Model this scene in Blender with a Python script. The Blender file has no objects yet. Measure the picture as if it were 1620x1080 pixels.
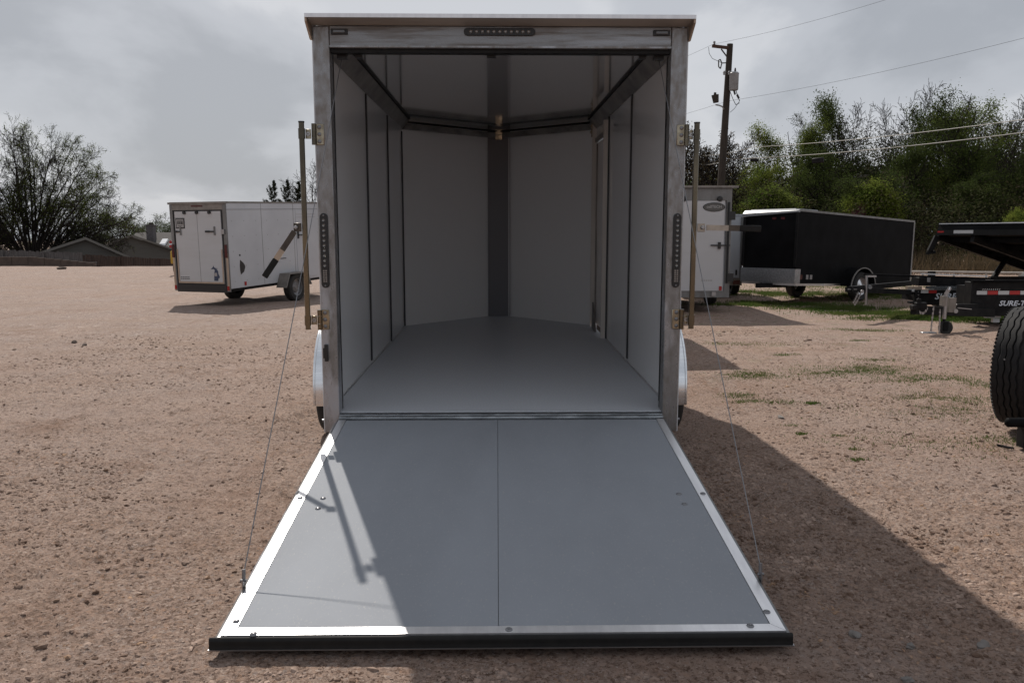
import bpy, math, random
import numpy as np
from mathutils import Vector, Matrix, Euler

S = bpy.context.scene
COL = S.collection
R = math.radians

# ------------------------------------------------------------------ camera
F_PX, CXP, CYP = 1330.0, 810.0, 540.0          # focal length and centre in photo pixels (1620 x 1080)
CAM_H = 1.472
PITCH = math.atan2(540 - 375, F_PX)
YAW = R(1.02)
cam_d = bpy.data.cameras.new('camera')
cam_d.sensor_width = 36.0
cam_d.lens = F_PX / 1620 * 36
cam_d.clip_start = 0.05
cam_d.clip_end = 3000
cam = bpy.data.objects.new('camera', cam_d)
COL.objects.link(cam)
cam.location = (0, 0, CAM_H)
cam.rotation_euler = (math.pi / 2 - PITCH, 0, -YAW)
S.camera = cam

# ------------------------------------------------------------------ sun and sky
SUN_DIR = Vector((0.31, -0.953, -1.017)).normalized()   # travel direction of the light
sun_d = bpy.data.lights.new('sun', 'SUN')
sun_d.energy = 4.9
sun_d.angle = R(0.55)
sun_d.color = (1.0, 0.935, 0.85)
sun = bpy.data.objects.new('sun', sun_d)
COL.objects.link(sun)
sun.rotation_euler = SUN_DIR.to_track_quat('-Z', 'Y').to_euler()
sun.location = (-6, 20, 20)

W = bpy.data.worlds.new('World')
S.world = W
W.use_nodes = True
wn, wl = W.node_tree.nodes, W.node_tree.links
wn.clear()
def wnode(t, **kw):
    n = wn.new(t)
    for k, v in kw.items():
        setattr(n, k, v)
    return n
w_out = wnode('ShaderNodeOutputWorld')
w_bg = wnode('ShaderNodeBackground')
w_bg.inputs['Strength'].default_value = 0.1
w_sky = wnode('ShaderNodeTexSky', sky_type='NISHITA', sun_disc=False)
w_sky.sun_elevation = R(45.4)
w_sky.sun_rotation = R(-18)
w_sky.dust_density = 3.0
w_tc = wnode('ShaderNodeTexCoord')
w_sep = wnode('ShaderNodeSeparateXYZ')
wl.new(w_tc.outputs['Generated'], w_sep.inputs[0])
def wmath(op, a, b=None):
    n = wnode('ShaderNodeMath', operation=op)
    for i, v in enumerate((a, b)):
        if v is None:
            continue
        if isinstance(v, (int, float)):
            n.inputs[i].default_value = v
        else:
            wl.new(v, n.inputs[i])
    return n.outputs[0]
zc = wmath('ADD', wmath('MAXIMUM', w_sep.outputs['Z'], 0.0), 0.34)
w_cmb = wnode('ShaderNodeCombineXYZ')
wl.new(wmath('DIVIDE', w_sep.outputs['X'], zc), w_cmb.inputs[0])
wl.new(wmath('DIVIDE', w_sep.outputs['Y'], zc), w_cmb.inputs[1])
w_map = wnode('ShaderNodeMapping')
w_map.inputs['Location'].default_value = (0.42, 4.7, 0)
w_map.inputs['Scale'].default_value = (1.0, 0.9, 1.0)
wl.new(w_cmb.outputs[0], w_map.inputs[0])
w_n1 = wnode('ShaderNodeTexNoise')
w_n1.inputs['Scale'].default_value = 1.3
w_n1.inputs['Detail'].default_value = 9
w_n1.inputs['Roughness'].default_value = 0.52
w_n1.inputs['Distortion'].default_value = 0.25
wl.new(w_map.outputs[0], w_n1.inputs['Vector'])
w_r = wnode('ShaderNodeValToRGB')
w_r.color_ramp.interpolation = 'EASE'
e = w_r.color_ramp.elements
e[0].position = 0.36; e[0].color = (0.345, 0.365, 0.400, 1)
e[1].position = 0.60; e[1].color = (0.515, 0.533, 0.568, 1)
el = e.new(0.47); el.color = (0.445, 0.465, 0.503, 1)
el = e.new(0.54); el.color = (0.550, 0.565, 0.596, 1)
wl.new(w_n1.outputs['Fac'], w_r.inputs[0])
w_sc = wnode('ShaderNodeVectorMath', operation='SCALE')
w_sc.inputs['Scale'].default_value = 11.4
wl.new(w_r.outputs[0], w_sc.inputs[0])
w_mix = wnode('ShaderNodeMix', data_type='RGBA')
w_mix.inputs[0].default_value = 0.93
wl.new(w_sky.outputs[0], w_mix.inputs[6])
wl.new(w_sc.outputs[0], w_mix.inputs[7])
wl.new(w_mix.outputs[2], w_bg.inputs['Color'])
wl.new(w_bg.outputs[0], w_out.inputs[0])

S.view_settings.view_transform = 'Standard'
S.view_settings.look = 'None'
S.view_settings.gamma = 1
S.view_settings.exposure = 0.0
S.view_settings.use_curve_mapping = False
S.render.engine = 'CYCLES'
S.cycles.max_bounces = 12
S.cycles.diffuse_bounces = 8
S.cycles.glossy_bounces = 5
S.cycles.use_denoising = True
S.cycles.sample_clamp_indirect = 8.0

# ------------------------------------------------------------------ pixel -> world
CAM_M = cam.rotation_euler.to_matrix()
def ray(px, py):
    return CAM_M @ Vector(((px - CXP) / F_PX, -(py - CYP) / F_PX, -1.0))
def at_depth(px, py, y):
    r = ray(px, py)
    return Vector((0, 0, CAM_H)) + r * (y / r.y)
def at_ground(px, py, z=0.0):
    r = ray(px, py)
    return Vector((0, 0, CAM_H)) + r * ((z - CAM_H) / r.z)

# ------------------------------------------------------------------ value noise for real relief
def _h(ix, iy, seed):
    n = (ix.astype(np.int64) * 374761393 + iy.astype(np.int64) * 668265263 + seed * 974634777) & 0xFFFFFFFF
    n = ((n ^ (n >> 13)) * 1274126177) & 0xFFFFFFFF
    n = n ^ (n >> 16)
    return (n & 0xFFFF) / 65535.0
def vnoise(x, y, seed=0):
    xi = np.floor(x); yi = np.floor(y)
    fx = x - xi; fy = y - yi
    fx = fx * fx * (3 - 2 * fx); fy = fy * fy * (3 - 2 * fy)
    a = _h(xi, yi, seed); b = _h(xi + 1, yi, seed); c = _h(xi, yi + 1, seed); d = _h(xi + 1, yi + 1, seed)
    return (a * (1 - fx) + b * fx) * (1 - fy) + (c * (1 - fx) + d * fx) * fy
def smooth(a, b, t):
    t = np.clip((t - a) / (b - a), 0, 1)
    return t * t * (3 - 2 * t)

TILT = R(0.98)                         # the open trailer stands slightly nose-up
TR_LOC = Vector((0, 0, CAM_H)) + Matrix.Rotation(TILT, 3, 'X') @ Vector((0.0265, 5.190, -1.1847))
TR_M = Matrix.Translation(TR_LOC) @ Matrix.Rotation(TILT, 4, 'X')

def ground_height(x, y, cell):
    """relief of the lot; CELL = grid spacing, finer noise than that is left out"""
    def octv(wl, amp, seed, rx=1.0, ry=1.0, ang=0.0):
        ca, sa = math.cos(ang), math.sin(ang)
        u = (x * ca + y * sa) / wl / rx; v = (-x * sa + y * ca) / wl / ry
        w = np.clip(wl / (2.2 * cell) - 0.5, 0, 1)
        return (vnoise(u, v, seed) - 0.5) * 2 * amp * w
    z = octv(5.0, 0.035, 1) + octv(1.7, 0.016, 2) + octv(0.6, 0.008, 3)
    z += octv(0.22, 0.005, 4)
    ca, sa = math.cos(.45), math.sin(.45)
    us, vs = x * ca + y * sa, -x * sa + y * ca
    clump = smooth(0.52, 0.70, vnoise(us / 1.3, vs / 0.42, 9)) * smooth(0.35, 0.6, vnoise(x / 3.5, y / 2.6, 10))
    rough = 0.55 + 1.4 * clump + 0.45 * smooth(0.4, 0.7, vnoise(x / 2.6 + 7, y / 1.9, 12))
    for wl, amp, sd in ((0.10, 0.0045, 5), (0.05, 0.0045, 6), (0.026, 0.0040, 7), (0.015, 0.0030, 8)):
        z += octv(wl, amp, sd) * rough
    # crumbs and stones pressed into the clay: only the tops stand out
    for wl, amp, sd, th in ((0.10, 0.012, 17, .87), (0.055, 0.011, 15, .80), (0.032, 0.012, 16, .68), (0.020, 0.011, 18, .60)):
        w = np.clip(wl / (1.7 * cell) - 0.4, 0, 1)
        z += amp * w * np.minimum(rough, 1.5) * np.clip((vnoise(x / wl, y / wl, sd) - th) / (1 - th), 0, 1) ** 0.6
    z += clump * 0.010 * np.clip(0.09 / (2.2 * cell) - 0.5, 0, 1)
    # shallow wheel ruts curving over the lot
    for off, am in ((0.0, 0.020), (1.75, 0.020), (5.2, 0.018), (6.9, 0.018)):
        u = x * 0.62 + 0.78 * y - 3.6 - off + 0.012 * (y - 6) ** 2 * np.sign(6 - y)
        u2 = x + 0.55 * y - 3.2 - off
        z -= am * np.exp(-((u2 + 6.6) / 0.22) ** 2) * smooth(0.3, 0.6, vnoise(x / 2.5, y / 2.5, 21)) * (x < 0.5)
    # keep it flat under the ramp's end, a slight hollow on the right of the trailer
    dx = np.maximum(np.abs(x) - 1.2, 0); dy = np.maximum(np.abs(y - 3.0) - 0.45, 0)
    k = np.exp(-(dx ** 2 + dy ** 2) / 0.10)
    z = z * (1 - k) + k * np.minimum(z * 0.3, 0.0) - 0.004 * k
    z -= 0.10 * np.exp(-((x - 2.0) / 1.8) ** 2 - ((y - 7.6) / 1.8) ** 2)
    z -= 0.068 * np.exp(-((np.abs(x) - 1.3) / 0.38) ** 2 - ((y - 6.95) / 0.75) ** 2)
    # the lot ends in a bank falling away beyond the left far edge
    crest = 43.0
    left = smooth(14, 2, x)
    z -= 4.4 * smooth(crest, crest + 22, y) * left
    return z
def gz(x, y):
    return float(ground_height(np.array([x], float), np.array([y], float), np.array([0.03]))[0])

# ------------------------------------------------------------------ mesh helper
class MB:
    def __init__(self):
        self.v = []; self.f = []; self.mi = []
        self.cur = 0
    def add(self, vs, fs):
        o = len(self.v)
        self.v += [tuple(p) for p in vs]
        self.f += [tuple(i + o for i in f) for f in fs]
        self.mi += [self.cur] * len(fs)
        return self
    def box(self, x0, x1, y0, y1, z0, z1):
        vs = [(x0, y0, z0), (x1, y0, z0), (x1, y1, z0), (x0, y1, z0), (x0, y0, z1), (x1, y0, z1), (x1, y1, z1), (x0, y1, z1)]
        return self.add(vs, [(3, 2, 1, 0), (4, 5, 6, 7), (0, 1, 5, 4), (1, 2, 6, 5), (2, 3, 7, 6), (3, 0, 4, 7)])
    def hexa(self, b, t):
        """b, t: four points each (bottom, top), same winding"""
        return self.add(list(b) + list(t), [(3, 2, 1, 0), (4, 5, 6, 7), (0, 1, 5, 4), (1, 2, 6, 5), (2, 3, 7, 6), (3, 0, 4, 7)])
    def beam(self, p0, p1, w, h, up=(0, 0, 1)):
        p0 = Vector(p0); p1 = Vector(p1)
        d = (p1 - p0).normalized(); upv = Vector(up)
        s = d.cross(upv)
        if s.length < 1e-4:
            s = d.cross(Vector((0, 1, 0)))
        s.normalize(); u = s.cross(d).normalized()
        q = lambda p, a, b: p + s * a * w / 2 + u * b * h / 2
        return self.hexa([q(p0, -1, -1), q(p0, 1, -1), q(p1, 1, -1), q(p1, -1, -1)], [q(p0, -1, 1), q(p0, 1, 1), q(p1, 1, 1), q(p1, -1, 1)])
    def prism(self, poly, axis, a0, a1):
        """poly of 2D points, extruded along axis 'x','y','z' from a0 to a1"""
        n = len(poly)
        def P(p, a):
            if axis == 'x': return (a, p[0], p[1])
            if axis == 'y': return (p[0], a, p[1])
            return (p[0], p[1], a)
        vs = [P(p, a0) for p in poly] + [P(p, a1) for p in poly]
        fs = [tuple(range(n))[::-1], tuple(range(n, 2 * n))]
        for i in range(n):
            j = (i + 1) % n
            fs.append((i, j, n + j, n + i))
        return self.add(vs, fs)
    def tube(self, p0, p1, r0, r1=None, n=12, cap=True):
        r1 = r0 if r1 is None else r1
        p0 = Vector(p0); p1 = Vector(p1)
        d = (p1 - p0).normalized()
        s = d.cross(Vector((0, 0, 1)))
        if s.length < 1e-3: s = d.cross(Vector((0, 1, 0)))
        s.normalize(); u = s.cross(d)
        vs = []
        for p, r in ((p0, r0), (p1, r1)):
            for i in range(n):
                a = 2 * math.pi * i / n
                vs.append(p + (s * math.cos(a) + u * math.sin(a)) * r)
        fs = [(i, (i + 1) % n, n + (i + 1) % n, n + i) for i in range(n)]
        if cap: fs += [tuple(range(n))[::-1], tuple(range(n, 2 * n))]
        return self.add(vs, fs)
    def path(self, pts, r, n=6):
        for a, b in zip(pts[:-1], pts[1:]):
            self.tube(a, b, r, r, n)
        return self
    def lathe(self, prof, c, axis='x', n=40):
        """prof: (radius, offset along axis) closed or open list"""
        c = Vector(c); m = len(prof); vs = []
        for i in range(n):
            a = 2 * math.pi * i / n
            for r, o in prof:
                if axis == 'x': p = Vector((o, r * math.cos(a), r * math.sin(a)))
                elif axis == 'y': p = Vector((r * math.cos(a), o, r * math.sin(a)))
                else: p = Vector((r * math.cos(a), r * math.sin(a), o))
                vs.append(c + p)
        fs = []
        for i in range(n):
            j = (i + 1) % n
            for k in range(m - 1):
                fs.append((i * m + k, i * m + k + 1, j * m + k + 1, j * m + k))
        return self.add(vs, fs)
    def build(self, name, mats, parent=None, smooth_deg=35, bevel=0.0, **props):
        me = bpy.data.meshes.new(name)
        me.from_pydata(self.v, [], self.f)
        if not isinstance(mats, (list, tuple)): mats = [mats]
        for m in mats: me.materials.append(m)
        if len(mats) > 1:
            me.polygons.foreach_set('material_index', self.mi)
        import bmesh
        bm = bmesh.new(); bm.from_mesh(me)
        bmesh.ops.recalc_face_normals(bm, faces=bm.faces)
        bm.to_mesh(me); bm.free()
        me.polygons.foreach_set('use_smooth', [True] * len(me.polygons))
        me.set_sharp_from_angle(angle=R(smooth_deg))
        me.update()
        o = bpy.data.objects.new(name, me)
        COL.objects.link(o)
        if parent: o.parent = parent
        if bevel:
            b = o.modifiers.new('bevel', 'BEVEL'); b.width = bevel; b.segments = 2; b.limit_method = 'ANGLE'; b.angle_limit = R(40)
        for k, v in props.items(): o[k] = v
        return o

def bulk(name, verts, faces, mats, mat_idx=None, parent=None, smooth_on=False):
    """mesh straight from numpy arrays; faces (n, k) all of one size"""
    me = bpy.data.meshes.new(name)
    nv, (nf, k) = len(verts), faces.shape
    me.vertices.add(nv); me.vertices.foreach_set('co', np.ascontiguousarray(verts, np.float32).ravel())
    me.loops.add(nf * k); me.loops.foreach_set('vertex_index', np.ascontiguousarray(faces, np.int32).ravel())
    me.polygons.add(nf)
    me.polygons.foreach_set('loop_start', np.arange(0, nf * k, k, dtype=np.int32))
    for m in (mats if isinstance(mats, (list, tuple)) else [mats]): me.materials.append(m)
    if mat_idx is not None: me.polygons.foreach_set('material_index', np.ascontiguousarray(mat_idx, np.int32))
    me.polygons.foreach_set('use_smooth', np.full(nf, smooth_on))
    me.update(calc_edges=True)
    o = bpy.data.objects.new(name, me)
    COL.objects.link(o)
    if parent: o.parent = parent
    return o

def empty(name, loc=(0, 0, 0), rot=(0, 0, 0)):
    o = bpy.data.objects.new(name, None)
    o.empty_display_size = 0.2
    COL.objects.link(o)
    o.location = loc; o.rotation_euler = rot
    return o
def tag(o, label, cat, group=None, kind=None):
    o['label'] = label; o['category'] = cat
    if group: o['group'] = group
    if kind: o['kind'] = kind
    return o
def thing(name, label, cat, loc=(0, 0, 0), rot=(0, 0, 0), group=None):
    return tag(empty(name, loc, rot), label, cat, group)
def copy_tree(o, parent=None):
    c = o.copy(); COL.objects.link(c)
    if parent: c.parent = parent
    for ch in [x for x in o.children]: copy_tree(ch, c)
    return c
def child_copy(o, parent, **kw):
    c = o.copy(); COL.objects.link(c); c.parent = parent
    for k, v in kw.items(): setattr(c, k, v)
    return c

# ------------------------------------------------------------------ materials
def M(name, col, rough=0.5, metal=0.0, spec=0.5, col2=None, vscale=4.0, stretch=(1, 1, 1), vlo=0.35, vhi=0.65, detail=6,
      col3=None, v3scale=20.0, v3lo=0.55, v3hi=0.75, bump=0.0, bscale=60.0, bstretch=(1, 1, 1), coat=0.0, coat_rough=0.05,
      rvar=0.0, transl=0.0, alpha=None):
    m = bpy.data.materials.new(name); m.use_nodes = True
    nt = m.node_tree; N, L = nt.nodes, nt.links
    b = N['Principled BSDF']
    b.inputs['Base Color'].default_value = (*col, 1)
    b.inputs['Roughness'].default_value = rough
    b.inputs['Metallic'].default_value = metal
    b.inputs['Specular IOR Level'].default_value = spec
    if coat:
        b.inputs['Coat Weight'].default_value = coat; b.inputs['Coat Roughness'].default_value = coat_rough
    tc = N.new('ShaderNodeTexCoord')
    def noise(scale, st, det=6, rg=0.6):
        mp = N.new('ShaderNodeMapping'); mp.inputs['Scale'].default_value = st
        L.new(tc.outputs['Object'], mp.inputs[0])
        n = N.new('ShaderNodeTexNoise'); n.inputs['Scale'].default_value = scale; n.inputs['Detail'].default_value = det
        n.inputs['Roughness'].default_value = rg
        L.new(mp.outputs[0], n.inputs['Vector'])
        return n.outputs['Fac']
    def rng(s, lo, hi, a=0.0, bb=1.0):
        r = N.new('ShaderNodeMapRange'); r.inputs[1].default_value = lo; r.inputs[2].default_value = hi
        r.inputs[3].default_value = a; r.inputs[4].default_value = bb
        L.new(s, r.inputs[0]); return r.outputs[0]
    src = None
    if col2 is not None:
        f = noise(vscale, stretch, detail)
        mx = N.new('ShaderNodeMix'); mx.data_type = 'RGBA'
        mx.inputs[6].default_value = (*col, 1); mx.inputs[7].default_value = (*col2, 1)
        L.new(rng(f, vlo, vhi), mx.inputs[0]); src = mx.outputs[2]
        if rvar:
            L.new(rng(f, vlo, vhi, max(0.02, rough - rvar), min(1, rough + rvar)), b.inputs['Roughness'])
        if col3 is not None:
            f3 = noise(v3scale, stretch, 5)
            m3 = N.new('ShaderNodeMix'); m3.data_type = 'RGBA'
            L.new(src, m3.inputs[6]); m3.inputs[7].default_value = (*col3, 1)
            L.new(rng(f3, v3lo, v3hi), m3.inputs[0]); src = m3.outputs[2]
        L.new(src, b.inputs['Base Color'])
    if bump:
        bp = N.new('ShaderNodeBump'); bp.inputs['Strength'].default_value = bump; bp.inputs['Distance'].default_value = 0.01
        L.new(noise(bscale, bstretch, 4), bp.inputs['Height']); L.new(bp.outputs[0], b.inputs['Normal'])
    if transl:
        tr = N.new('ShaderNodeBsdfTranslucent'); ms = N.new('ShaderNodeMixShader'); ms.inputs[0].default_value = transl
        if src: L.new(src, tr.inputs[0])
        else: tr.inputs[0].default_value = (*col, 1)
        out = N['Material Output']
        L.new(b.outputs[0], ms.inputs[1]); L.new(tr.outputs[0], ms.inputs[2]); L.new(ms.outputs[0], out.inputs[0])
    return m

m_raw = M('raw_steel', (0.27, 0.272, 0.28), 0.36, 0.55, col2=(0.195, 0.182, 0.170), vscale=26, stretch=(1, 1, 0.45), vlo=0.40, vhi=0.64, detail=9,
          col3=(0.40, 0.41, 0.44), v3scale=2.3, v3lo=0.56, v3hi=0.62, bump=0.08, bscale=160, rvar=0.1)
m_rawh = M('raw_steel_header', (0.24, 0.243, 0.25), 0.36, 0.55, col2=(0.155, 0.145, 0.138), vscale=10, stretch=(0.22, 1, 3.0), vlo=0.46, vhi=0.62, detail=10,
           col3=(0.31, 0.32, 0.34), v3scale=3.0, v3lo=0.55, v3hi=0.65, bump=0.08, bscale=160, bstretch=(0.4, 1, 2), rvar=0.1)
m_galv = M('galvanised_sill', (0.30, 0.32, 0.34), 0.28, 0.85, col2=(0.12, 0.13, 0.14), vscale=30, stretch=(0.25, 1, 1), rvar=0.1, bump=0.1, bscale=90, bstretch=(.3, 1, 1))
m_alu = M('mill_aluminium', (0.78, 0.78, 0.79), 0.34, 1.0, col2=(0.66, 0.66, 0.67), vscale=3, stretch=(1, 30, 1), bump=0.02, bscale=200)
m_fender = M('brushed_aluminium', (0.80, 0.82, 0.84), 0.22, 1.0, col2=(0.70, 0.72, 0.75), vscale=3, stretch=(1, 18, 18), rvar=0.06)
m_strip = M('ramp_frame_aluminium', (0.80, 0.80, 0.815), 0.36, 0.75, 0.4, col2=(0.70, 0.70, 0.72), vscale=5, stretch=(6, 1, 1), bump=0.03, bscale=120)
m_edge = M('dull_edge_aluminium', (0.20, 0.205, 0.21), 0.45, 0.6, col2=(0.14, 0.14, 0.145), vscale=20)
m_panel = M('ramp_sheet', (0.262, 0.277, 0.304), 0.66, 0.0, 0.06, col2=(0.240, 0.253, 0.277), vscale=1.6, stretch=(1.6, .8, 1), detail=11, col3=(0.32, 0.322, 0.325), v3scale=75, v3lo=0.58, v3hi=0.74, bump=0.02, bscale=260)
m_floor = M('floor_sheet', (0.60, 0.625, 0.665), 0.36, 0.0, 0.4, col2=(0.46, 0.48, 0.515), vscale=90, vlo=0.3, vhi=0.7, bump=0.05, bscale=300)
m_wall = M('interior_composite_sheet', (0.85, 0.86, 0.87), 0.48, 0.0, 0.4, col2=(0.81, 0.82, 0.83), vscale=120, vlo=.3, vhi=.7, bump=0.015, bscale=180, coat=1.0, coat_rough=0.03)
m_front = M('interior_front_sheet', (0.86, 0.86, 0.86), 0.55, 0.0, 0.35, col2=(0.82, 0.82, 0.82), vscale=120, vlo=.3, vhi=.7, bump=0.015, bscale=180)
m_ceil = M('ceiling_sheet', (0.86, 0.86, 0.855), 0.09, 0.74, 0.5, col2=(0.83, 0.83, 0.825), vscale=3, bump=0.010, bscale=2.5)
m_cove = M('cove_trim', (0.34, 0.325, 0.305), 0.40, 0.4, col2=(0.17, 0.165, 0.16), vscale=5)
m_batten = M('batten_dark', (0.035, 0.035, 0.038), 0.45, 0.3)
m_batten_mid = M('batten_rib', (0.36, 0.36, 0.37), 0.4, 0.2)
m_vstrip = M('nose_strip', (0.11, 0.11, 0.122), 0.4, 0.2)
m_rubber = M('rubber_seal', (0.009, 0.009, 0.0095), 0.5, 0.0, 0.2, col2=(0.014, 0.0135, 0.013), vscale=30)
m_black = M('black_plastic', (0.012, 0.012, 0.013), 0.38, 0.0, 0.5)
m_lens = M('smoked_lens', (0.06, 0.055, 0.055), 0.12, 0.0, 0.6, coat=1.0)
m_led = M('led_reflector', (0.26, 0.255, 0.25), 0.25, 0.7)
m_zinc = M('yellow_zinc', (0.38, 0.335, 0.25), 0.26, 0.95, col2=(0.22, 0.195, 0.15), vscale=18, rvar=0.08)
m_zincd = M('dark_zinc', (0.24, 0.205, 0.145), 0.20, 0.95, col2=(0.09, 0.08, 0.062), vscale=3, stretch=(1, 1, 0.5), rvar=0.06)
m_leverd = M('lever_dark_steel', (0.11, 0.095, 0.08), 0.35, 0.7, col2=(0.06, 0.052, 0.045), vscale=9)
m_leverl = M('lever_pale_steel', (0.42, 0.38, 0.33), 0.32, 0.8, col2=(0.30, 0.27, 0.24), vscale=14)
m_soffit = M('visor_soffit_metal', (0.55, 0.50, 0.45), 0.48, 0.6, col2=(0.42, 0.38, 0.345), vscale=5, stretch=(.3, 1, 1))  # brown tone: reflection of the sunlit ground put into the colour
m_capgrey = M('front_cap_paint', (0.30, 0.305, 0.315), 0.4, 0.1, 0.3, col2=(0.26, 0.265, 0.275), vscale=3)
m_jamb = M('door_jamb_glow_tint', (0.72, 0.68, 0.63), 0.4, 0.1, col2=(0.64, 0.60, 0.555), vscale=4, stretch=(1, 1, .3))  # pale warm tone: ground glow on the jambs put into the colour
m_steel = M('bolt_steel', (0.36, 0.36, 0.37), 0.3, 0.9)
m_screw = M('screw_head', (0.20, 0.20, 0.21), 0.35, 0.8)
m_extw = M('white_skin', (0.62, 0.63, 0.65), 0.30, 0.0, 0.5, col2=(0.57, 0.58, 0.60), vscale=2, coat=0.3)
m_white = M('white_trailer_skin', (0.49, 0.50, 0.525), 0.34, 0.0, 0.5, col2=(0.44, 0.45, 0.475), vscale=1.3, bump=0.02, bscale=6, col3=(0.46, 0.45, 0.43), v3scale=5, v3lo=0.62, v3hi=0.9)
m_whitedoor = M('white_door_skin', (0.50, 0.50, 0.515), 0.36, 0.0, 0.5, col2=(0.455, 0.452, 0.455), vscale=1.5, stretch=(0.3, 1, 2), bump=0.02, bscale=8)
m_greyframe = M('grey_trailer_frame', (0.22, 0.22, 0.22), 0.42, 0.4, col2=(0.15, 0.145, 0.14), vscale=6, stretch=(1, 1, .3))
m_bronze = M('dull_trailer_trim', (0.26, 0.235, 0.215), 0.40, 0.6, col2=(0.18, 0.165, 0.15), vscale=6)
m_tanpost = M('tan_trailer_trim', (0.45, 0.36, 0.28), 0.40, 0.6, col2=(0.36, 0.29, 0.23), vscale=6)
m_blackpaint = M('black_gloss_skin', (0.006, 0.006, 0.0065), 0.55, 0.0, 0.03, col2=(0.011, 0.011, 0.012), vscale=2)
m_blackmatt = M('black_powder_coat', (0.008, 0.008, 0.009), 0.5, 0.0, 0.10, col2=(0.018, 0.017, 0.017), vscale=8)
m_diamond = M('diamond_plate', (0.55, 0.55, 0.56), 0.33, 0.9, col2=(0.36, 0.36, 0.37), vscale=30, bump=0.6, bscale=45)
m_tyre = M('tyre_rubber', (0.022, 0.022, 0.023), 0.72, 0.0, 0.3, col2=(0.034, 0.032, 0.030), vscale=14, bump=0.1, bscale=90)
m_tread = M('tyre_tread', (0.015, 0.015, 0.016), 0.66, 0.0, 0.2, col2=(0.023, 0.022, 0.0215), vscale=25, bump=0.15, bscale=120)
m_rim = M('grey_steel_rim', (0.22, 0.22, 0.225), 0.38, 0.5, col2=(0.16, 0.16, 0.165), vscale=12)
m_red = M('red_lens', (0.32, 0.012, 0.015), 0.2, 0.0, 0.5)
m_redd = M('dark_red_lens', (0.07, 0.008, 0.009), 0.2, 0.0, 0.5)
m_redt = M('red_reflective_tape', (0.42, 0.018, 0.016), 0.4)
m_whitet = M('white_reflective_tape', (0.52, 0.52, 0.52), 0.4)
m_decal = M('decal_white', (0.62, 0.66, 0.72), 0.4)
m_decalb = M('decal_blue_black', (0.03, 0.045, 0.09), 0.4)
m_decalk = M('decal_black', (0.012, 0.012, 0.013), 0.4)
m_decalg = M('decal_grey', (0.34, 0.33, 0.33), 0.35, 0.5)
m_orange = M('decal_orange', (0.26, 0.13, 0.03), 0.5)
m_pole = M('pole_timber', (0.055, 0.045, 0.038), 0.85, 0.0, 0.2, col2=(0.03, 0.026, 0.022), vscale=6, stretch=(6, 6, 0.4))
m_cross = M('crossarm_timber', (0.09, 0.05, 0.038), 0.85, 0.0, 0.2, col2=(0.05, 0.03, 0.022), vscale=6)
m_xfmr = M('transformer_paint', (0.28, 0.29, 0.30), 0.45, 0.0, 0.4, col2=(0.20, 0.205, 0.21), vscale=4)
m_wire = M('line_wire', (0.035, 0.035, 0.038), 0.8, 0.0, 0.1)
m_cable = M('aerial_cable', (0.20, 0.19, 0.17), 0.55, 0.0, 0.2)
m_housew = M('house_siding', (0.105, 0.105, 0.098), 0.8, 0.0, 0.2, col2=(0.085, 0.085, 0.08), vscale=2, stretch=(.3, 1, 14))
m_roof = M('house_shingle', (0.115, 0.105, 0.10), 0.85, 0.0, 0.2, col2=(0.075, 0.07, 0.068), vscale=9, stretch=(1, 3, 1))
m_fascia = M('house_fascia', (0.15, 0.145, 0.135), 0.7, 0.0, 0.1)
m_brick = M('chimney_brick', (0.11, 0.10, 0.105), 0.85, col2=(0.075, 0.07, 0.07), vscale=8)
m_sky = M('skylight_dome', (0.75, 0.76, 0.78), 0.15, 0.0, 0.8)
m_fence = M('fence_board', (0.085, 0.062, 0.052), 0.9, 0.0, 0.1, col2=(0.05, 0.038, 0.034), vscale=5, stretch=(3, 3, .5))
m_fence2 = M('weathered_board', (0.12, 0.115, 0.115), 0.9, 0.0, 0.1, col2=(0.075, 0.07, 0.07), vscale=5, stretch=(3, 3, .5))
m_wallb = M('retaining_wall_block', (0.105, 0.082, 0.070), 0.9, 0.0, 0.1, col2=(0.075, 0.06, 0.052), vscale=3)
m_yellow = M('yellow_machine_paint', (0.42, 0.25, 0.02), 0.4)
m_bark = M('bark', (0.050, 0.040, 0.033), 0.9, 0.0, 0.1, col2=(0.028, 0.023, 0.02), vscale=5, stretch=(3, 3, .5))
m_barkd = M('dark_bark', (0.030, 0.025, 0.022), 0.9, 0.0, 0.1, col2=(0.02, 0.017, 0.015), vscale=5, stretch=(3, 3, .5))
m_leafy = M('spring_leaf', (0.125, 0.148, 0.034), 0.85, 0.0, 0.04, col2=(0.060, 0.090, 0.020), vscale=0.9, transl=0.45)
m_leafg = M('green_leaf', (0.056, 0.074, 0.022), 0.85, 0.0, 0.04, col2=(0.036, 0.052, 0.014), vscale=0.9, transl=0.40)
m_leafb = M('bright_leaf', (0.150, 0.172, 0.034), 0.85, 0.0, 0.04, col2=(0.080, 0.115, 0.022), vscale=0.9, transl=0.5)
m_leafr = M('russet_bud', (0.085, 0.060, 0.030), 0.85, 0.0, 0.04, col2=(0.06, 0.05, 0.022), vscale=0.8, transl=0.35)
m_leafd = M('shaded_understorey_leaf', (0.048, 0.058, 0.022), 0.85, 0.0, 0.04, col2=(0.040, 0.030, 0.022), vscale=0.6, transl=0.25)  # dead brush and evergreen tone, darkened to carry the shade under the trees
m_leafp = M('pink_blossom', (0.10, 0.035, 0.038), 0.6, transl=0.3)
m_needle = M('cedar_needle', (0.020, 0.026, 0.014), 0.85, 0.0, 0.04, col2=(0.032, 0.036, 0.02), vscale=1.5, transl=0.1)
m_grass = M('grass_blade', (0.055, 0.105, 0.020), 0.7, 0.0, 0.1, col2=(0.105, 0.120, 0.038), vscale=1.6, transl=0.4)
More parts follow.
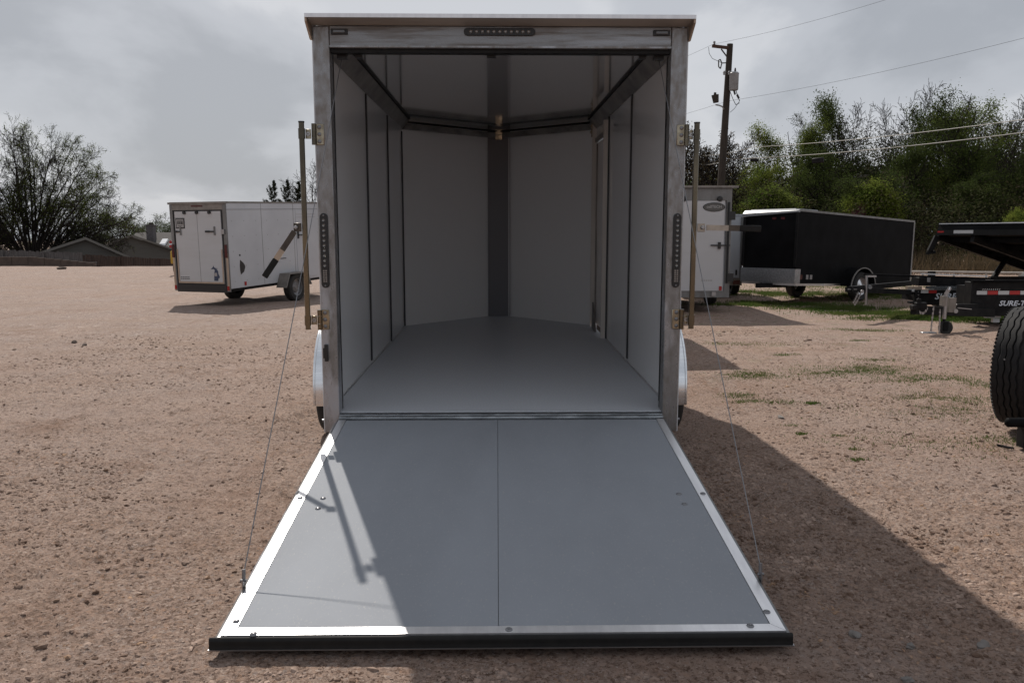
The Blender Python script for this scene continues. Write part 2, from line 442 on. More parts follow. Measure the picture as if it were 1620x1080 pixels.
m_dry = M('dry_grass', (0.115, 0.080, 0.048), 0.7, 0.0, 0.2, col2=(0.060, 0.048, 0.028), vscale=0.8, transl=0.3)
m_stone = M('limestone_chip', (0.32, 0.235, 0.19), 0.85, 0.0, 0.2, col2=(0.11, 0.068, 0.048), vscale=3.1, vlo=.4, vhi=.6, detail=3, col3=(0.30, 0.19, 0.12), v3scale=4.3, v3lo=.6, v3hi=.66)
m_rock = M('grey_rock', (0.19, 0.175, 0.165), 0.85, 0.0, 0.15, col2=(0.13, 0.115, 0.105), vscale=9, bump=0.3, bscale=30)
m_conc = M('pale_rail', (0.40, 0.36, 0.32), 0.7, 0.0, 0.2, col2=(0.30, 0.27, 0.24), vscale=4)

# ground: dry pinkish-tan clay with gravel
def ground_material():
    m = bpy.data.materials.new('gravel_lot'); m.use_nodes = True
    N, L = m.node_tree.nodes, m.node_tree.links
    b = N['Principled BSDF']; b.inputs['Roughness'].default_value = 0.92; b.inputs['Specular IOR Level'].default_value = 0.15
    tc = N.new('ShaderNodeTexCoord')
    def noise(scale, det=6, rg=0.6, loc=(0, 0, 0), st=(1, 1, 1)):
        mp = N.new('ShaderNodeMapping'); mp.inputs['Scale'].default_value = st; mp.inputs['Location'].default_value = loc
        L.new(tc.outputs['Object'], mp.inputs[0])
        n = N.new('ShaderNodeTexNoise'); n.inputs['Scale'].default_value = scale; n.inputs['Detail'].default_value = det; n.inputs['Roughness'].default_value = rg
        L.new(mp.outputs[0], n.inputs['Vector']); return n.outputs['Fac']
    def rng(s, lo, hi, a=0.0, bb=1.0):
        r = N.new('ShaderNodeMapRange'); r.inputs[1].default_value = lo; r.inputs[2].default_value = hi; r.inputs[3].default_value = a; r.inputs[4].default_value = bb
        L.new(s, r.inputs[0]); return r.outputs[0]
    def mix(a, c, f, bt='MIX'):
        x = N.new('ShaderNodeMix'); x.data_type = 'RGBA'; x.blend_type = bt
        for i, v in ((6, a), (7, c)):
            if isinstance(v, tuple): x.inputs[i].default_value = (*v, 1)
            else: L.new(v, x.inputs[i])
        L.new(f, x.inputs[0]); return x.outputs[2]
    def mul(a, c):
        x = N.new('ShaderNodeMath'); x.operation = 'MULTIPLY'; L.new(a, x.inputs[0])
        if isinstance(c, float): x.inputs[1].default_value = c
        else: L.new(c, x.inputs[1])
        return x.outputs[0]
    sx = N.new('ShaderNodeSeparateXYZ'); L.new(tc.outputs['Object'], sx.inputs[0])
    far = rng(sx.outputs[1], 5.0, 15.0); lft = rng(sx.outputs[0], 1.5, -3.0)
    grey = N.new('ShaderNodeMath'); grey.operation = 'MULTIPLY_ADD'; L.new(mul(far, lft), grey.inputs[0]); grey.inputs[1].default_value = 0.45
    L.new(mul(rng(noise(0.45, 6, 0.6), 0.30, 0.62), 0.75), grey.inputs[2])
    c = mix((0.285, 0.190, 0.142), (0.285, 0.226, 0.200), grey.outputs[0])
    c = mix(c, (0.335, 0.255, 0.212), mul(rng(noise(1.0, 7, 0.65, (4, 4, 0), (2.4, 0.32, 1)), 0.50, 0.66), 0.6))     # dusty wheel lanes
    c = mix(c, (0.180, 0.100, 0.064), mul(rng(noise(1.0, 7, 0.7, (8, 1, 0), (2.8, 0.40, 1)), 0.55, 0.70), 0.6))      # damp lanes
    c = mix(c, (0.160, 0.086, 0.053), mul(rng(noise(1.3, 7, 0.65, st=(0.8, 1.6, 1)), 0.54, 0.72), 0.6))      # damp brown streaks
    c = mix(c, (0.325, 0.240, 0.194), mul(rng(noise(0.8, 6, 0.6, (5, 2, 0)), 0.52, 0.70), 0.5))               # pale dust
    # gravel: cells of random tone
    for sc, amt in ((34.0, 0.30), (78.0, 0.50)):
        v = N.new('ShaderNodeTexVoronoi'); v.inputs['Scale'].default_value = sc; v.inputs['Randomness'].default_value = 1.0
        L.new(tc.outputs['Object'], v.inputs['Vector'])
        hs = N.new('ShaderNodeSeparateColor'); L.new(v.outputs['Color'], hs.inputs[0])
        ramp = N.new('ShaderNodeValToRGB'); ramp.color_ramp.interpolation = 'CONSTANT'
        e = ramp.color_ramp.elements
        e[0].position = 0; e[0].color = (0.105, 0.070, 0.052, 1)
        e[1].position = 0.26; e[1].color = (0.32, 0.215, 0.160, 1)
        for p, cc in ((0.5, (0.26, 0.19, 0.15, 1)), (0.72, (0.43, 0.34, 0.285, 1)), (0.86, (0.31, 0.18, 0.11, 1)), (0.93, (0.20, 0.18, 0.175, 1))):
            el = e.new(p); el.color = cc
        L.new(hs.outputs[0], ramp.inputs[0])
        rnd = rng(hs.outputs[1], 0.35, 0.6)
        c = mix(c, ramp.outputs[0], mul(mul(rnd, rng(noise(0.55, 5, 0.6, (sc, 3, 0)), 0.30, 0.58)), amt))
    c = mix(c, (0.085, 0.050, 0.034), mul(rng(noise(19.0, 7, 0.85), 0.585, 0.66), 0.9))                            # dark clods, with the shade of small relief put into the colour
    c = mix(c, (0.075, 0.042, 0.028), mul(mul(rng(noise(30.0, 5, 0.85, (3, 3, 0)), 0.535, 0.60), rng(noise(1.7, 5, 0.7, (2, 8, 0)), 0.30, 0.55)), 0.9))  # clustered dark specks, relief shade again painted in
    c = mix(c, (0.095, 0.056, 0.040), mul(rng(noise(55.0, 4, 0.8, (3, 3, 0)), 0.55, 0.61), 0.85))              # fine dark specks, tiny relief shadows painted as colour
    c = mix(c, (0.46, 0.40, 0.37), mul(rng(noise(60.0, 4, 0.8, (9, 1, 0)), 0.60, 0.66), 0.7))                   # fine pale chips
    dist = rng(sx.outputs[1], 6.5, 12.0)
    c = mix(c, (0.135, 0.090, 0.066), mul(mul(rng(noise(6.5, 8, 0.85, (6, 2, 0), (1, .55, 1)), 0.53, 0.62), dist), 0.62))      # coarser far specks: clods and their shade in the colour
    c = mix(c, (0.43, 0.375, 0.345), mul(mul(rng(noise(8.0, 8, 0.85, (1, 7, 0), (1, .5, 1)), 0.54, 0.64), dist), 0.55))
    c = mix(c, (0.225, 0.160, 0.122), mul(mul(rng(noise(0.5, 7, 0.7, (2, 2, 0), (.25, 2.2, 1)), 0.52, 0.64), dist), 0.55))      # brown bands across the far lot
    # moss / grass tinge
    c = mix(c, (0.10, 0.115, 0.045), mul(mul(rng(noise(2.6, 6, 0.7, (1, 9, 0)), 0.56, 0.68), green_mask(N, L, tc)), 0.75))
    L.new(c, b.inputs['Base Color'])
    bp = N.new('ShaderNodeBump'); bp.inputs['Strength'].default_value = 0.9; bp.inputs['Distance'].default_value = 0.016
    h1 = noise(42, 7, 0.8); h2 = noise(120, 4, 0.7)
    ad = N.new('ShaderNodeMath'); ad.operation = 'ADD'; L.new(h1, ad.inputs[0]); L.new(mul(h2, 0.6), ad.inputs[1])
    L.new(ad.outputs[0], bp.inputs['Height']); L.new(bp.outputs[0], b.inputs['Normal'])
    return m
def green_mask(N, L, tc):
    """right of the trailer, and increasingly towards the wood, weeds grow in the gravel"""
    s = N.new('ShaderNodeSeparateXYZ'); L.new(tc.outputs['Object'], s.inputs[0])
    def rng(src, lo, hi):
        r = N.new('ShaderNodeMapRange'); r.inputs[1].default_value = lo; r.inputs[2].default_value = hi; L.new(src, r.inputs[0]); return r.outputs[0]
    a = rng(s.outputs[0], 1.2, 3.5); c = rng(s.outputs[1], 5.5, 17.0)
    x = N.new('ShaderNodeMath'); x.operation = 'MULTIPLY'; L.new(a, x.inputs[0]); L.new(c, x.inputs[1])
    return x.outputs[0]
m_ground = ground_material()

# ================================================================== GROUND
def make_ground():
    th = np.concatenate([np.linspace(-180, -38, 40, endpoint=False), np.linspace(-37, 37, 700, endpoint=False), np.linspace(38, 180, 40)])
    rr = np.concatenate([np.linspace(0.15, 2.2, 14, endpoint=False), np.exp(np.linspace(math.log(2.2), math.log(60), 730, endpoint=False)),
                         np.exp(np.linspace(math.log(60), math.log(1500), 30))])
    TH, RR = np.meshgrid(np.radians(th), rr)
    x = RR * np.sin(TH + YAW); y = RR * np.cos(TH + YAW)
    dth = np.gradient(np.radians(th)); cell = np.maximum(RR * dth[None, :], np.gradient(rr)[:, None] * 0.6)
    z = ground_height(x, y, cell)
    nr, nt = x.shape
    v = np.stack([x, y, z], -1).reshape(-1, 3)
    i = np.arange(nr - 1)[:, None] * nt + np.arange(nt - 1)[None, :]
    f = np.stack([i, i + 1, i + nt + 1, i + nt], -1).reshape(-1, 4)[:, ::-1]
    # close the little hole under the photographer
    o = bulk('ground', v, f, m_ground, smooth_on=True)
    o['kind'] = 'structure'
    return o
make_ground()

def make_pebbles():
    rng = np.random.default_rng(5)
    n = 105000
    th = np.radians(rng.uniform(-34, 34, n)) + YAW
    r = np.exp(rng.uniform(math.log(2.3), math.log(14), n))
    x = r * np.sin(th); y = r * np.cos(th)
    dens = 0.25 + 0.75 * smooth(0.45, 0.65, vnoise(x / 1.6, y / 1.2, 31)) + 0.5 * smooth(2.0, 3.2, x) * smooth(6.5, 4.5, y)
    keep = rng.uniform(0, 1, n) < dens
    under = (np.abs(x - 0.03) < 1.12) & (y > 2.75) & (y < 10)
    keep &= ~under
    x, y, r = x[keep], y[keep], r[keep]
    n = len(x)
    size = np.clip(np.exp(rng.normal(math.log(0.0045), 0.45, n)), 0.002, 0.015) * (1 + r * 0.05)
    def stones(m, base, fc, jit):
        xs, ys, ss, rs = x[m], y[m], size[m], r[m]; k = len(xs); nb = len(base)
        v = base[None] * rng.uniform(1 - jit, 1 + jit, (k, nb, 1))
        sc = np.stack([rng.uniform(.7, 1.5, k), rng.uniform(.6, 1.2, k), rng.uniform(.45, .9, k)], -1) * ss[:, None]
        v = v * sc[:, None, :]
        a = rng.uniform(0, 6.28, k); ca, sa = np.cos(a)[:, None], np.sin(a)[:, None]
        vx = v[..., 0] * ca - v[..., 1] * sa; vy = v[..., 0] * sa + v[..., 1] * ca
        z = ground_height(xs, ys, rs * 0.004) - ss * 0.02
        vv = np.stack([vx + xs[:, None], vy + ys[:, None], v[..., 2] + z[:, None]], -1)
        return vv.reshape(-1, 3), (fc[None] + (np.arange(k) * nb)[:, None, None]).reshape(-1, 3)
    chip = np.array([(1, 0, 0), (0.3, .95, .1), (-.8, .5, 0), (-.8, -.6, .1), (.3, -.9, 0), (.45, .1, .75), (-.4, .1, .8), (0, 0, -.7)])
    chf = np.array([(0, 1, 5), (1, 6, 5), (1, 2, 6), (2, 3, 6), (3, 4, 6), (4, 5, 6), (4, 0, 5), (1, 0, 7), (2, 1, 7), (3, 2, 7), (4, 3, 7), (0, 4, 7)])
    t = (1 + 5 ** 0.5) / 2
    ico = np.array([(-1, t, 0), (1, t, 0), (-1, -t, 0), (1, -t, 0), (0, -1, t), (0, 1, t), (0, -1, -t), (0, 1, -t), (t, 0, -1), (t, 0, 1), (-t, 0, -1), (-t, 0, 1)]) / 1.9
    icf = np.array([(0, 11, 5), (0, 5, 1), (0, 1, 7), (0, 7, 10), (0, 10, 11), (1, 5, 9), (5, 11, 4), (11, 10, 2), (10, 7, 6), (7, 1, 8), (3, 9, 4), (3, 4, 2), (3, 2, 6), (3, 6, 8), (3, 8, 9), (4, 9, 5), (2, 4, 11), (6, 2, 10), (8, 6, 7), (9, 8, 1)])
    big = size > 0.0085
    v1, f1 = stones(~big, chip, chf, .3); v2, f2 = stones(big, ico, icf, .28)
    o = bulk('gravel', np.concatenate([v1, v2]), np.concatenate([f1, f2 + len(v1)]), m_stone)
    tag(o, 'loose limestone chips scattered over the dry tan lot', 'gravel', kind='stuff')
make_pebbles()

def blades(name, px_list, label, cat, mat, hmin, hmax, width, seed, mult=1.0):
    """grass: px_list of (px, py, rx, ry, n): centre in the photo's pixels on the ground, radii in metres"""
    rng = np.random.default_rng(seed)
    V = []
    for px, py, rx, ry, n in px_list:
        c = at_ground(px, py); n = int(n * mult)
        u = rng.normal(0, 0.42, (n, 2))
        x = c.x + u[:, 0] * rx; y = c.y + u[:, 1] * ry
        k = rng.uniform(0, 1, n) < 0.25 + 0.9 * smooth(0.42, 0.62, vnoise(x / 0.35, y / 0.30, 41))
        x, y = x[k], y[k]; m = len(x)
        z = ground_height(x, y, np.full(m, 0.05)) - 0.005
        h = rng.uniform(hmin, hmax, m); a = rng.uniform(0, 6.28, m); ln = rng.uniform(0.1, 0.8, m) * h
        b = rng.uniform(0, 6.28, m)
        w = width * rng.uniform(.6, 1.3, m)
        p0 = np.stack([x - np.cos(a) * w, y - np.sin(a) * w, z], -1); p1 = np.stack([x + np.cos(a) * w, y + np.sin(a) * w, z], -1)
        p2 = np.stack([x + np.cos(b) * ln, y + np.sin(b) * ln, z + h], -1)
        V.append(np.stack([p0, p1, p2], 1))
    V = np.concatenate(V).reshape(-1, 3)
    o = bulk(name, V, np.arange(len(V)).reshape(-1, 3), mat)
    return tag(o, label, cat, kind='stuff')
blades('weeds', [(1340, 586, .95, .42, 2600), (1385, 572, .35, .2, 500), (1190, 588, .55, .3, 700), (1165, 612, .25, .15, 500), (1185, 620, .22, .12, 600), (1225, 622, .25, .12, 350),
                 (1470, 600, .7, .4, 900), (1500, 625, .6, .35, 900), (1480, 640, .5, .3, 450), (1540, 610, .6, .4, 500), (1550, 650, .5, .4, 300),
                 (1400, 680, .7, .3, 260), (1323, 675, .07, .04, 160), (1268, 670, .06, .04, 120), (1357, 700, .08, .05, 100), (1356, 716, .10, .05, 160), (1285, 625, .10, .06, 120),
                 (1150, 545, .5, .2, 350), (1245, 563, .25, .15, 160), (1360, 541, .15, .08, 140), (1370, 523, .9, .3, 600), (1520, 700, .9, .5, 320), (1590, 690, .3, .3, 200), (1255, 655, .1, .05, 120),
                 (1400, 640, 1.2, .5, 260), (1250, 545, .8, .5, 160)],
       'low green weeds in patches on the bare gravel', 'weeds', m_grass, 0.006, 0.028, 0.0045, 11, 3.2)
blades('grass', [(1190, 480, 1.4, .8, 2600), (1260, 482, 1.8, .7, 3000), (1330, 488, 1.6, .7, 3200), (1400, 495, 1.6, .6, 3600), (1450, 503, 1.3, .5, 3200), (1520, 500, 1.3, .8, 3600), (1560, 508, 1.0, .5, 2400),
                 (1250, 466, 2.2, 1.6, 3000), (1400, 470, 3.0, 1.6, 3500), (1530, 470, 3.0, 2.0, 3500), (1500, 445, 4.0, 3.0, 3500), (1340, 455, 4, 3, 2500), (1180, 462, 1.5, 1.5, 1600), (1600, 455, 4, 3, 2500)],
       'green grass verge under and around the parked trailers', 'grass', m_grass, 0.02, 0.075, 0.007, 12, 2.2)
def tall_grass():
    rng = np.random.default_rng(3)
    n = 9000
    px = rng.uniform(1150, 1680, n); d = rng.uniform(33, 40, n)
    r0 = (px - CXP) / F_PX
    x = (r0 + math.tan(YAW)) * d; y = d
    k = rng.uniform(0, 1, n) < 0.25 + smooth(0.4, 0.6, vnoise(x / 1.2, y / 2, 5))
    x, y = x[k], y[k]; m = len(x)
    h = rng.uniform(0.3, 1.25, m) * (0.6 + 0.6 * vnoise(x / 2.0, y / 2, 8)); a = rng.uniform(0, 3.14, m); w = rng.uniform(.008, .02, m)
    lx = rng.normal(0, .35, m) * h; ly = rng.normal(0, .35, m) * h
    z = np.zeros(m) - .02
    V = np.stack([np.stack([x - w, y, z], -1), np.stack([x + w, y, z], -1), np.stack([x + lx, y + ly, z + h], -1)], 1).reshape(-1, 3)
    o = bulk('tall_grass', V, np.arange(len(V)).reshape(-1, 3), m_dry)
    tag(o, 'tall dry straw coloured grass along the edge of the wood', 'grass', kind='stuff')
tall_grass()

# ================================================================== OPEN TRAILER
tr = thing('cargo_trailer', 'open white cargo trailer with its silver ramp door lowered onto the gravel', 'trailer')
tr.matrix_world = TR_M
YF = 4.50           # shoulder of the nose
NOSE = 5.50
XI = 1.092          # inner wall face
XE = 1.122          # outer skin
ZC = 2.335          # ceiling
ZR = 2.385          # roof top
def hull(x, y_sh, inset=0.0):
    """plan of the trailer: rear edge left to right, shoulder, blunt nose"""
    return [(-x, 0.1), (x, 0.1), (x, y_sh), (0.145, NOSE + inset), (-0.145, NOSE + inset), (-x, y_sh)]
MB().prism([(-XI, 0.03), (XI, 0.03), (XI, YF), (0.145, NOSE), (-0.145, NOSE), (-XI, YF)], 'z', -0.03, 0.0).build('floor', m_floor, tr)
MB().prism([(-1.10, 0.105), (1.10, 0.105), (1.10, YF - .02), (0.145, NOSE - .02), (-0.145, NOSE - .02), (-1.10, YF - .02)], 'z', -0.16, -0.035).build('chassis', m_blackmatt, tr)
MB().prism(hull(XI + 0.004, YF + 0.004, 0.004), 'z', ZC, ZC + 0.012).build('ceiling', m_ceil, tr)
MB().prism(hull(XE + 0.012, YF + 0.02, 0.05), 'z', ZC + 0.016, ZR).build('roof', m_alu, tr)
for s in (-1, 1):
    # inner sheets stop at the side door on the right
    y_end = YF if s < 0 else 3.42
    MB().box(min(s * XI, s * (XI + .012)), max(s * XI, s * (XI + .012)), 0.095, y_end, 0.0, ZC).build('side_lining', m_wall, tr)
    MB().box(min(s * (XI + .014), s * XE), max(s * (XI + .014), s * XE), 0.02, y_end if s < 0 else 3.42, -0.13, ZC + .014).build('side_wall', m_extw, tr)
    # slanted nose walls
    a = (s * XI, YF); b = (s * 0.139, NOSE)
    nx, ny = (NOSE - YF), (XI - 0.139); ln = math.hypot(nx, ny); nx, ny = s * nx / ln, ny / ln
    MB().prism([a, b, (b[0] + nx * .012, b[1] + ny * .012), (a[0] + nx * .012, a[1] + ny * .012)], 'z', 0.0, ZC).build('front_lining', m_front, tr)
    MB().prism([(a[0] + nx * .014, a[1] + ny * .014), (b[0] + nx * .014, b[1] + ny * .014), (b[0] + nx * .04, b[1] + ny * .04), (a[0] + nx * .04, a[1] + ny * .04)], 'z', -0.13, ZC + .014).build('front_wall', m_extw, tr)
MB().box(-0.139, 0.139, NOSE - .012, NOSE + .03, 0.0, ZC).build('nose_strip', m_vstrip, tr)
MB().box(0.115, 0.135, NOSE - .016, NOSE - .0125, 0.0, ZC - .1).build('nose_strip_edge', m_batten_mid, tr)
# rear wall behind the door jamb on the right, beyond the door
MB().box(XI, XI + .012, 4.44, YF, 0.0, ZC).build('side_lining', m_wall, tr)
MB().box(XI + .014, XE, 4.44, YF, -0.13, ZC + .014).build('side_wall', m_extw, tr)
MB().box(XI, XI + .012, 3.42, 4.44, 2.115, ZC).build('side_lining', m_wall, tr)
MB().box(XI + .014, XE, 3.42, 4.44, 2.115, ZC + .014).build('side_wall', m_extw, tr)
# wall ribs
def rib(x, y, z0, z1):
    s = 1 if x < 0 else -1
    b = MB().box(min(x, x + s * .011), max(x, x + s * .011), y - .020, y - .0145, z0, z1).box(min(x, x + s * .011), max(x, x + s * .011), y + .0145, y + .020, z0, z1)
    o = b.build('wall_rib', m_batten, tr)
    MB().box(min(x, x + s * .008), max(x, x + s * .008), y - .0143, y + .0143, z0 + .002, z1 - .002).build('rib_channel', m_batten_mid, o)
rib(-XI, 1.86, 0.03, 2.215); rib(-XI, 3.20, 0.004, 2.21); rib(-XI, 4.45, 0.004, 2.19)
rib(XI, 1.92, 0.03, 2.235); rib(XI, 3.34, 0.004, 2.22)
# seal strips just behind the rear posts
for s in (-1, 1):
    MB().box(min(s * 1.055, s * XI), max(s * 1.055, s * XI), 0.30, 0.335, 0.0, 2.19).box(min(s * 1.02, s * 1.054), max(s * 1.02, s * 1.054), 0.12, 0.14, 0.0, 2.19).build('jamb_seal', m_rubber, tr)
    MB().box(min(s * 1.050, s * XI), max(s * 1.050, s * XI), 0.16, 0.28, 0.0, 2.19).build('jamb_post', m_batten_mid, tr)
# cove trim where walls meet the ceiling: sloped plate with a black reveal
for s in (-1, 1):
    MB().prism([(s * XI, 2.225), (s * XI, 2.325), (s * (XI - .075), 2.325), (s * (XI - .088), 2.312), (s * (XI - 0.012), 2.222)], 'y', 0.10, YF - .02).build('ceiling_cove', m_cove, tr)
    MB().box(min(s * (XI - .102), s * (XI - .084)), max(s * (XI - .102), s * (XI - .084)), 0.10, YF - .05, 2.318, 2.333).build('cove_reveal', m_rubber, tr)
    a = Vector((s * (XI - .02), YF - .03, 0)); b = Vector((s * .012, NOSE - .03, 0))
    MB().beam((a.x, a.y, 2.245), (b.x, b.y, 2.245), 0.05, 0.06).build('front_cove', m_cove, tr)
    MB().beam((a.x, a.y - .02, 2.295), (b.x, b.y - .02, 2.295), 0.05, 0.016).build('cove_reveal', m_rubber, tr)
MB().box(-0.045, 0.045, NOSE - .09, NOSE - .02, 2.19, 2.315).box(-.05, .05, NOSE - .10, NOSE - .02, 2.245, 2.253).build('nose_bracket', m_zinc, tr, bevel=.004)
# floor edge bead
for s in (-1, 1):
    MB().box(min(s * XI, s * (XI - .010)), max(s * XI, s * (XI - .010)), 0.34, (YF - .01) if s < 0 else 3.36, 0.001, 0.007).build('floor_bead', m_alu, tr)

# side door on the right wall
sd = MB().box(XI + .006, XI + .03, 3.47, 4.40, 0.05, 2.06).build('side_door', m_wall, tr)
MB().box(XI - .045, XI + .012, 3.425, 3.468, 0.0, 2.20).build('door_jamb', m_jamb, tr)
MB().box(XI - .05, XI + .012, 4.402, 4.438, 0.0, 2.26).build('door_jamb', m_jamb, tr)
MB().box(XI - .02, XI + .010, 3.469, 4.401, 2.065, 2.112).build('door_head', m_bronze, tr)
MB().box(XI - .006, XI + .005, 3.49, 3.53, 0.06, 2.05).box(XI - .006, XI + .005, 4.34, 4.38, 0.06, 2.05).build('door_stile', m_bronze, sd)
MB().box(XI - .03, XI - .007, 3.50, 3.53, 0.85, 1.05).build('door_latch', m_black, sd, bevel=.005)
MB().prism([(3.9, .0), (4.25, .0), (4.25, .06), (4.2, .30)], 'x', XI - .05, XI - .035).build('door_stay', m_bronze, sd)
MB().box(XI - .06, XI - .01, 4.41, 4.46, 2.13, 2.29).box(XI - .075, XI - .055, 4.37, 4.45, 2.17, 2.19).box(XI - .075, XI - .055, 4.37, 4.45, 2.23, 2.25).build('wiring_bracket', m_zinc, tr)

# rear frame
for s in (-1, 1):
    o = MB().box(min(s * 1.016, s * 1.113), max(s * 1.016, s * 1.113), 0.0, 0.095, -0.125, 2.33).build('rear_post', m_raw, tr, bevel=.005)
    # stop-tail-turn LED bar
    c = s * 1.079
    pts = [(c + .024 * math.cos(a), 1.216 + .024 * math.sin(a)) for a in np.linspace(0, math.pi, 9)] + [(c - .024 * math.cos(a), 0.810 - .024 * math.sin(a)) for a in np.linspace(0, math.pi, 9)]
    lb = MB().prism(pts, 'y', -0.014, -0.001).build('light_bar', m_black, tr, bevel=.003)
    mb = MB()
    for k in range(10):
        z = 1.198 - k * .0305
        mb.lathe([(0.0, -.0145), (.0045, -.0150), (.0085, -.0185), (.0105, -.0145)], (c, 0, z), 'y', 12)
    mb.build('led', m_led, lb, kind='stuff')
    mb = MB()
    for i in range(2):
        for j in range(6):
            mb.box(c - .012 + i * .014, c - .002 + i * .014, -.0175, -.0142, .822 + j * .013, .831 + j * .013)
    mb.build('led_matrix', m_led, lb, kind='stuff')
    for z in (1.226, .800):
        MB().lathe([(0, -.019), (.005, -.018), (.006, -.0142)], (c, 0, z), 'y', 10).build('screw', m_screw, lb)
MB().box(-1.0145, 1.0145, 0.0, 0.095, 2.207, 2.332).build('header', m_rawh, tr, bevel=.004)
MB().box(-1.0145, 1.0145, -0.010, -0.0015, 2.209, 2.219).build('header_lip', m_raw, tr)
MB().box(-1.0145, 1.0145, 0.02, 0.09, 2.185, 2.204).build('header_seal', m_rubber, tr)
MB().box(-0.10, 1.00, 0.10, 0.12, 2.19, 2.205).box(-.085, -.03, .1, .13, 2.175, 2.19).build('header_latch', m_black, tr)
# visor over the door
MB().hexa([(-1.118, -.125, 2.352), (1.118, -.125, 2.352), (1.118, -.002, 2.334), (-1.118, -.002, 2.334)], [(-1.118, -.125, 2.358), (1.118, -.125, 2.358), (1.118, -.002, 2.358), (-1.118, -.002, 2.358)]).build('visor_soffit', m_soffit, tr)
MB().box(-1.130, 1.130, -0.133, -0.126, 2.350, 2.372).build('visor_lip', m_strip, tr)
MB().box(-1.118, 1.118, -0.125, 0.10, 2.3585, 2.371).build('visor_cap', m_alu, tr)
for s in (-1, 1):
    vs = MB()
    xo, xi_ = s * 1.131, s * 1.119
    pl = [(-.125, 2.366), (-.122, 2.33), (.0, 2.255), (.03, 2.255), (.03, 2.366)]
    vs.prism(pl, 'x', min(xo, xi_), max(xo, xi_))
    g = vs.build('visor_gusset', m_tanpost, tr)
    for k in range(3):
        MB().lathe([(.0, 0), (.009, 0), (.009, .002), (0, .002)], (s * 1.1315, -.085 + k * .03, 2.330 - k * .018), 'x', 10).build('gusset_hole', m_decal, g)
# top light bar and markers
pts = [(0.182 + .022 * math.cos(a), 2.300 + .022 * math.sin(a)) for a in np.linspace(-math.pi / 2, math.pi / 2, 9)] + [(-0.198 - .022 * math.cos(a), 2.300 - .022 * math.sin(a)) for a in np.linspace(-math.pi / 2, math.pi / 2, 9)]
tl = MB().prism(pts, 'y', -0.013, -0.001).build('light_bar', m_black, tr, bevel=.003)
mb = MB()
for k in range(11):
    mb.lathe([(0.0, -.0135), (.0045, -.0140), (.0085, -.0175), (.0115, -.0133)], (-.178 + k * .0342, 0, 2.299), 'y', 12)
mb.build('led', m_led, tl, kind='stuff')
for x in (-.955, .955):
    o = MB().box(x - .05, x + .05, -.010, -.001, 2.281, 2.314).build('marker_light', m_black, tr, bevel=.004)
    MB().box(x - .036, x + .036, -.017, -.0105, 2.289, 2.307).build('lens', m_lens, o, bevel=.003)
# latch keeper on left post
MB().box(-1.098, -1.076, -.018, -.001, .33, .435).box(-1.106, -1.0765, -.022, -.0185, .35, .415).build('latch_keeper', m_black, tr, bevel=.004)
# sill
sill = MB().box(-1.0145, 1.0145, -.035, .028, -.05, -.004).build('sill', m_galv, tr, bevel=.006)
MB().tube((-1.0145, -.038, -.028), (1.0145, -.038, -.028), .015, n=14).build('ramp_hinge', m_galv, tr)
MB().box(-1.0145, 1.0145, 0.0, .095, -.125, -.055).build('rear_crossmember', m_raw, tr)

# cam bars with hinges
for s in (-1, 1):
    x = s * 1.185 if s < 0 else 1.172
    bar = MB().tube((x, -.05, .535), (x, -.05, 1.770), .0165, n=18).build('cam_bar', m_zincd, tr)
    MB().tube((x, -.05, 1.7702), (x, -.05, 1.778), .0185, n=18).build('bar_cap', m_black, bar)
    for zc_, nm in ((1.706, 'up'), (.590, 'lo')):
        xp = s * 1.086
        pl = MB().box(xp - .024, xp + .024, -.008, -.0005, zc_ - .062, zc_ + .062).build('hinge_plate', m_zinc, tr, bevel=.006)
        for dz in (-.042, 0, .042):
            MB().lathe([(0, -.0135), (.006, -.0135), (.0115, -.011), (.0125, -.0083)], (xp + s * .003, 0, zc_ + dz), 'y', 12).build('screw', m_screw, pl)
        kx = s * 1.120
        for z0, z1 in ((-.062, -.024), (-.0225, .0225), (.024, .062)):
            MB().tube((kx, -.018, zc_ + z0), (kx, -.018, zc_ + z1), .0135, n=14).build('knuckle', m_zincd, pl)
        x0, x1 = sorted((kx + s * .014, x - s * .0175))
        sp = MB().box(x0, x1, -.030, -.024, zc_ - .028, zc_ + .028).build('strap', m_zinc, pl, bevel=.002)
        MB().lathe([(.004, -.036), (.0125, -.036), (.013, -.0305)], ((x0 + x1) / 2, 0, zc_), 'y', 16).build('bolt', m_steel, pl)
        MB().tube((x, -.05, zc_ - .03), (x, -.05, zc_ + .03), .0205, n=16).build('collar', m_zincd, pl)
# handles of the cam bars
def handle(x, z, ang, side):
    """flat lever pivoted at the bar; ang below horizontal, pointing outwards"""
    d = Vector((side * math.cos(ang), 0, -math.sin(ang)))
    base = Vector((x + side * .018, -.062, z))
    root = MB().box(min(base.x, base.x + side * .046), max(base.x, base.x + side * .046), -.066, -.056, z - .026, z + .026).build('lever_clevis', m_leverd if side < 0 else m_leverl, tr, bevel=.003)
    p = base + d * .03 + Vector((side * .022, -.010, 0))
    MB().beam(p, p + d * .135, .008, .034, up=(0, 0, 1)).build('lever', m_leverd if side < 0 else m_leverl, tr)
    q = p + d * .1352
    MB().beam(q, q + d * .068, .0085, .035).build('lever_band', m_tanpost if side < 0 else m_leverd, tr)
    q2 = q + d * .0682
    MB().beam(q2, q2 + d * .130, .016, .038).build('lever_grip', m_rubber, tr, bevel=.004)
    MB().lathe([(0, -.084), (.008, -.084), (.012, -.079), (.012, -.073)], (base.x + side * .03, 0, z), 'y', 12).build('rivet', m_steel, tr)
handle(-1.185, 1.155, R(55), -1)
handle(1.172, 1.154, R(1), 1)

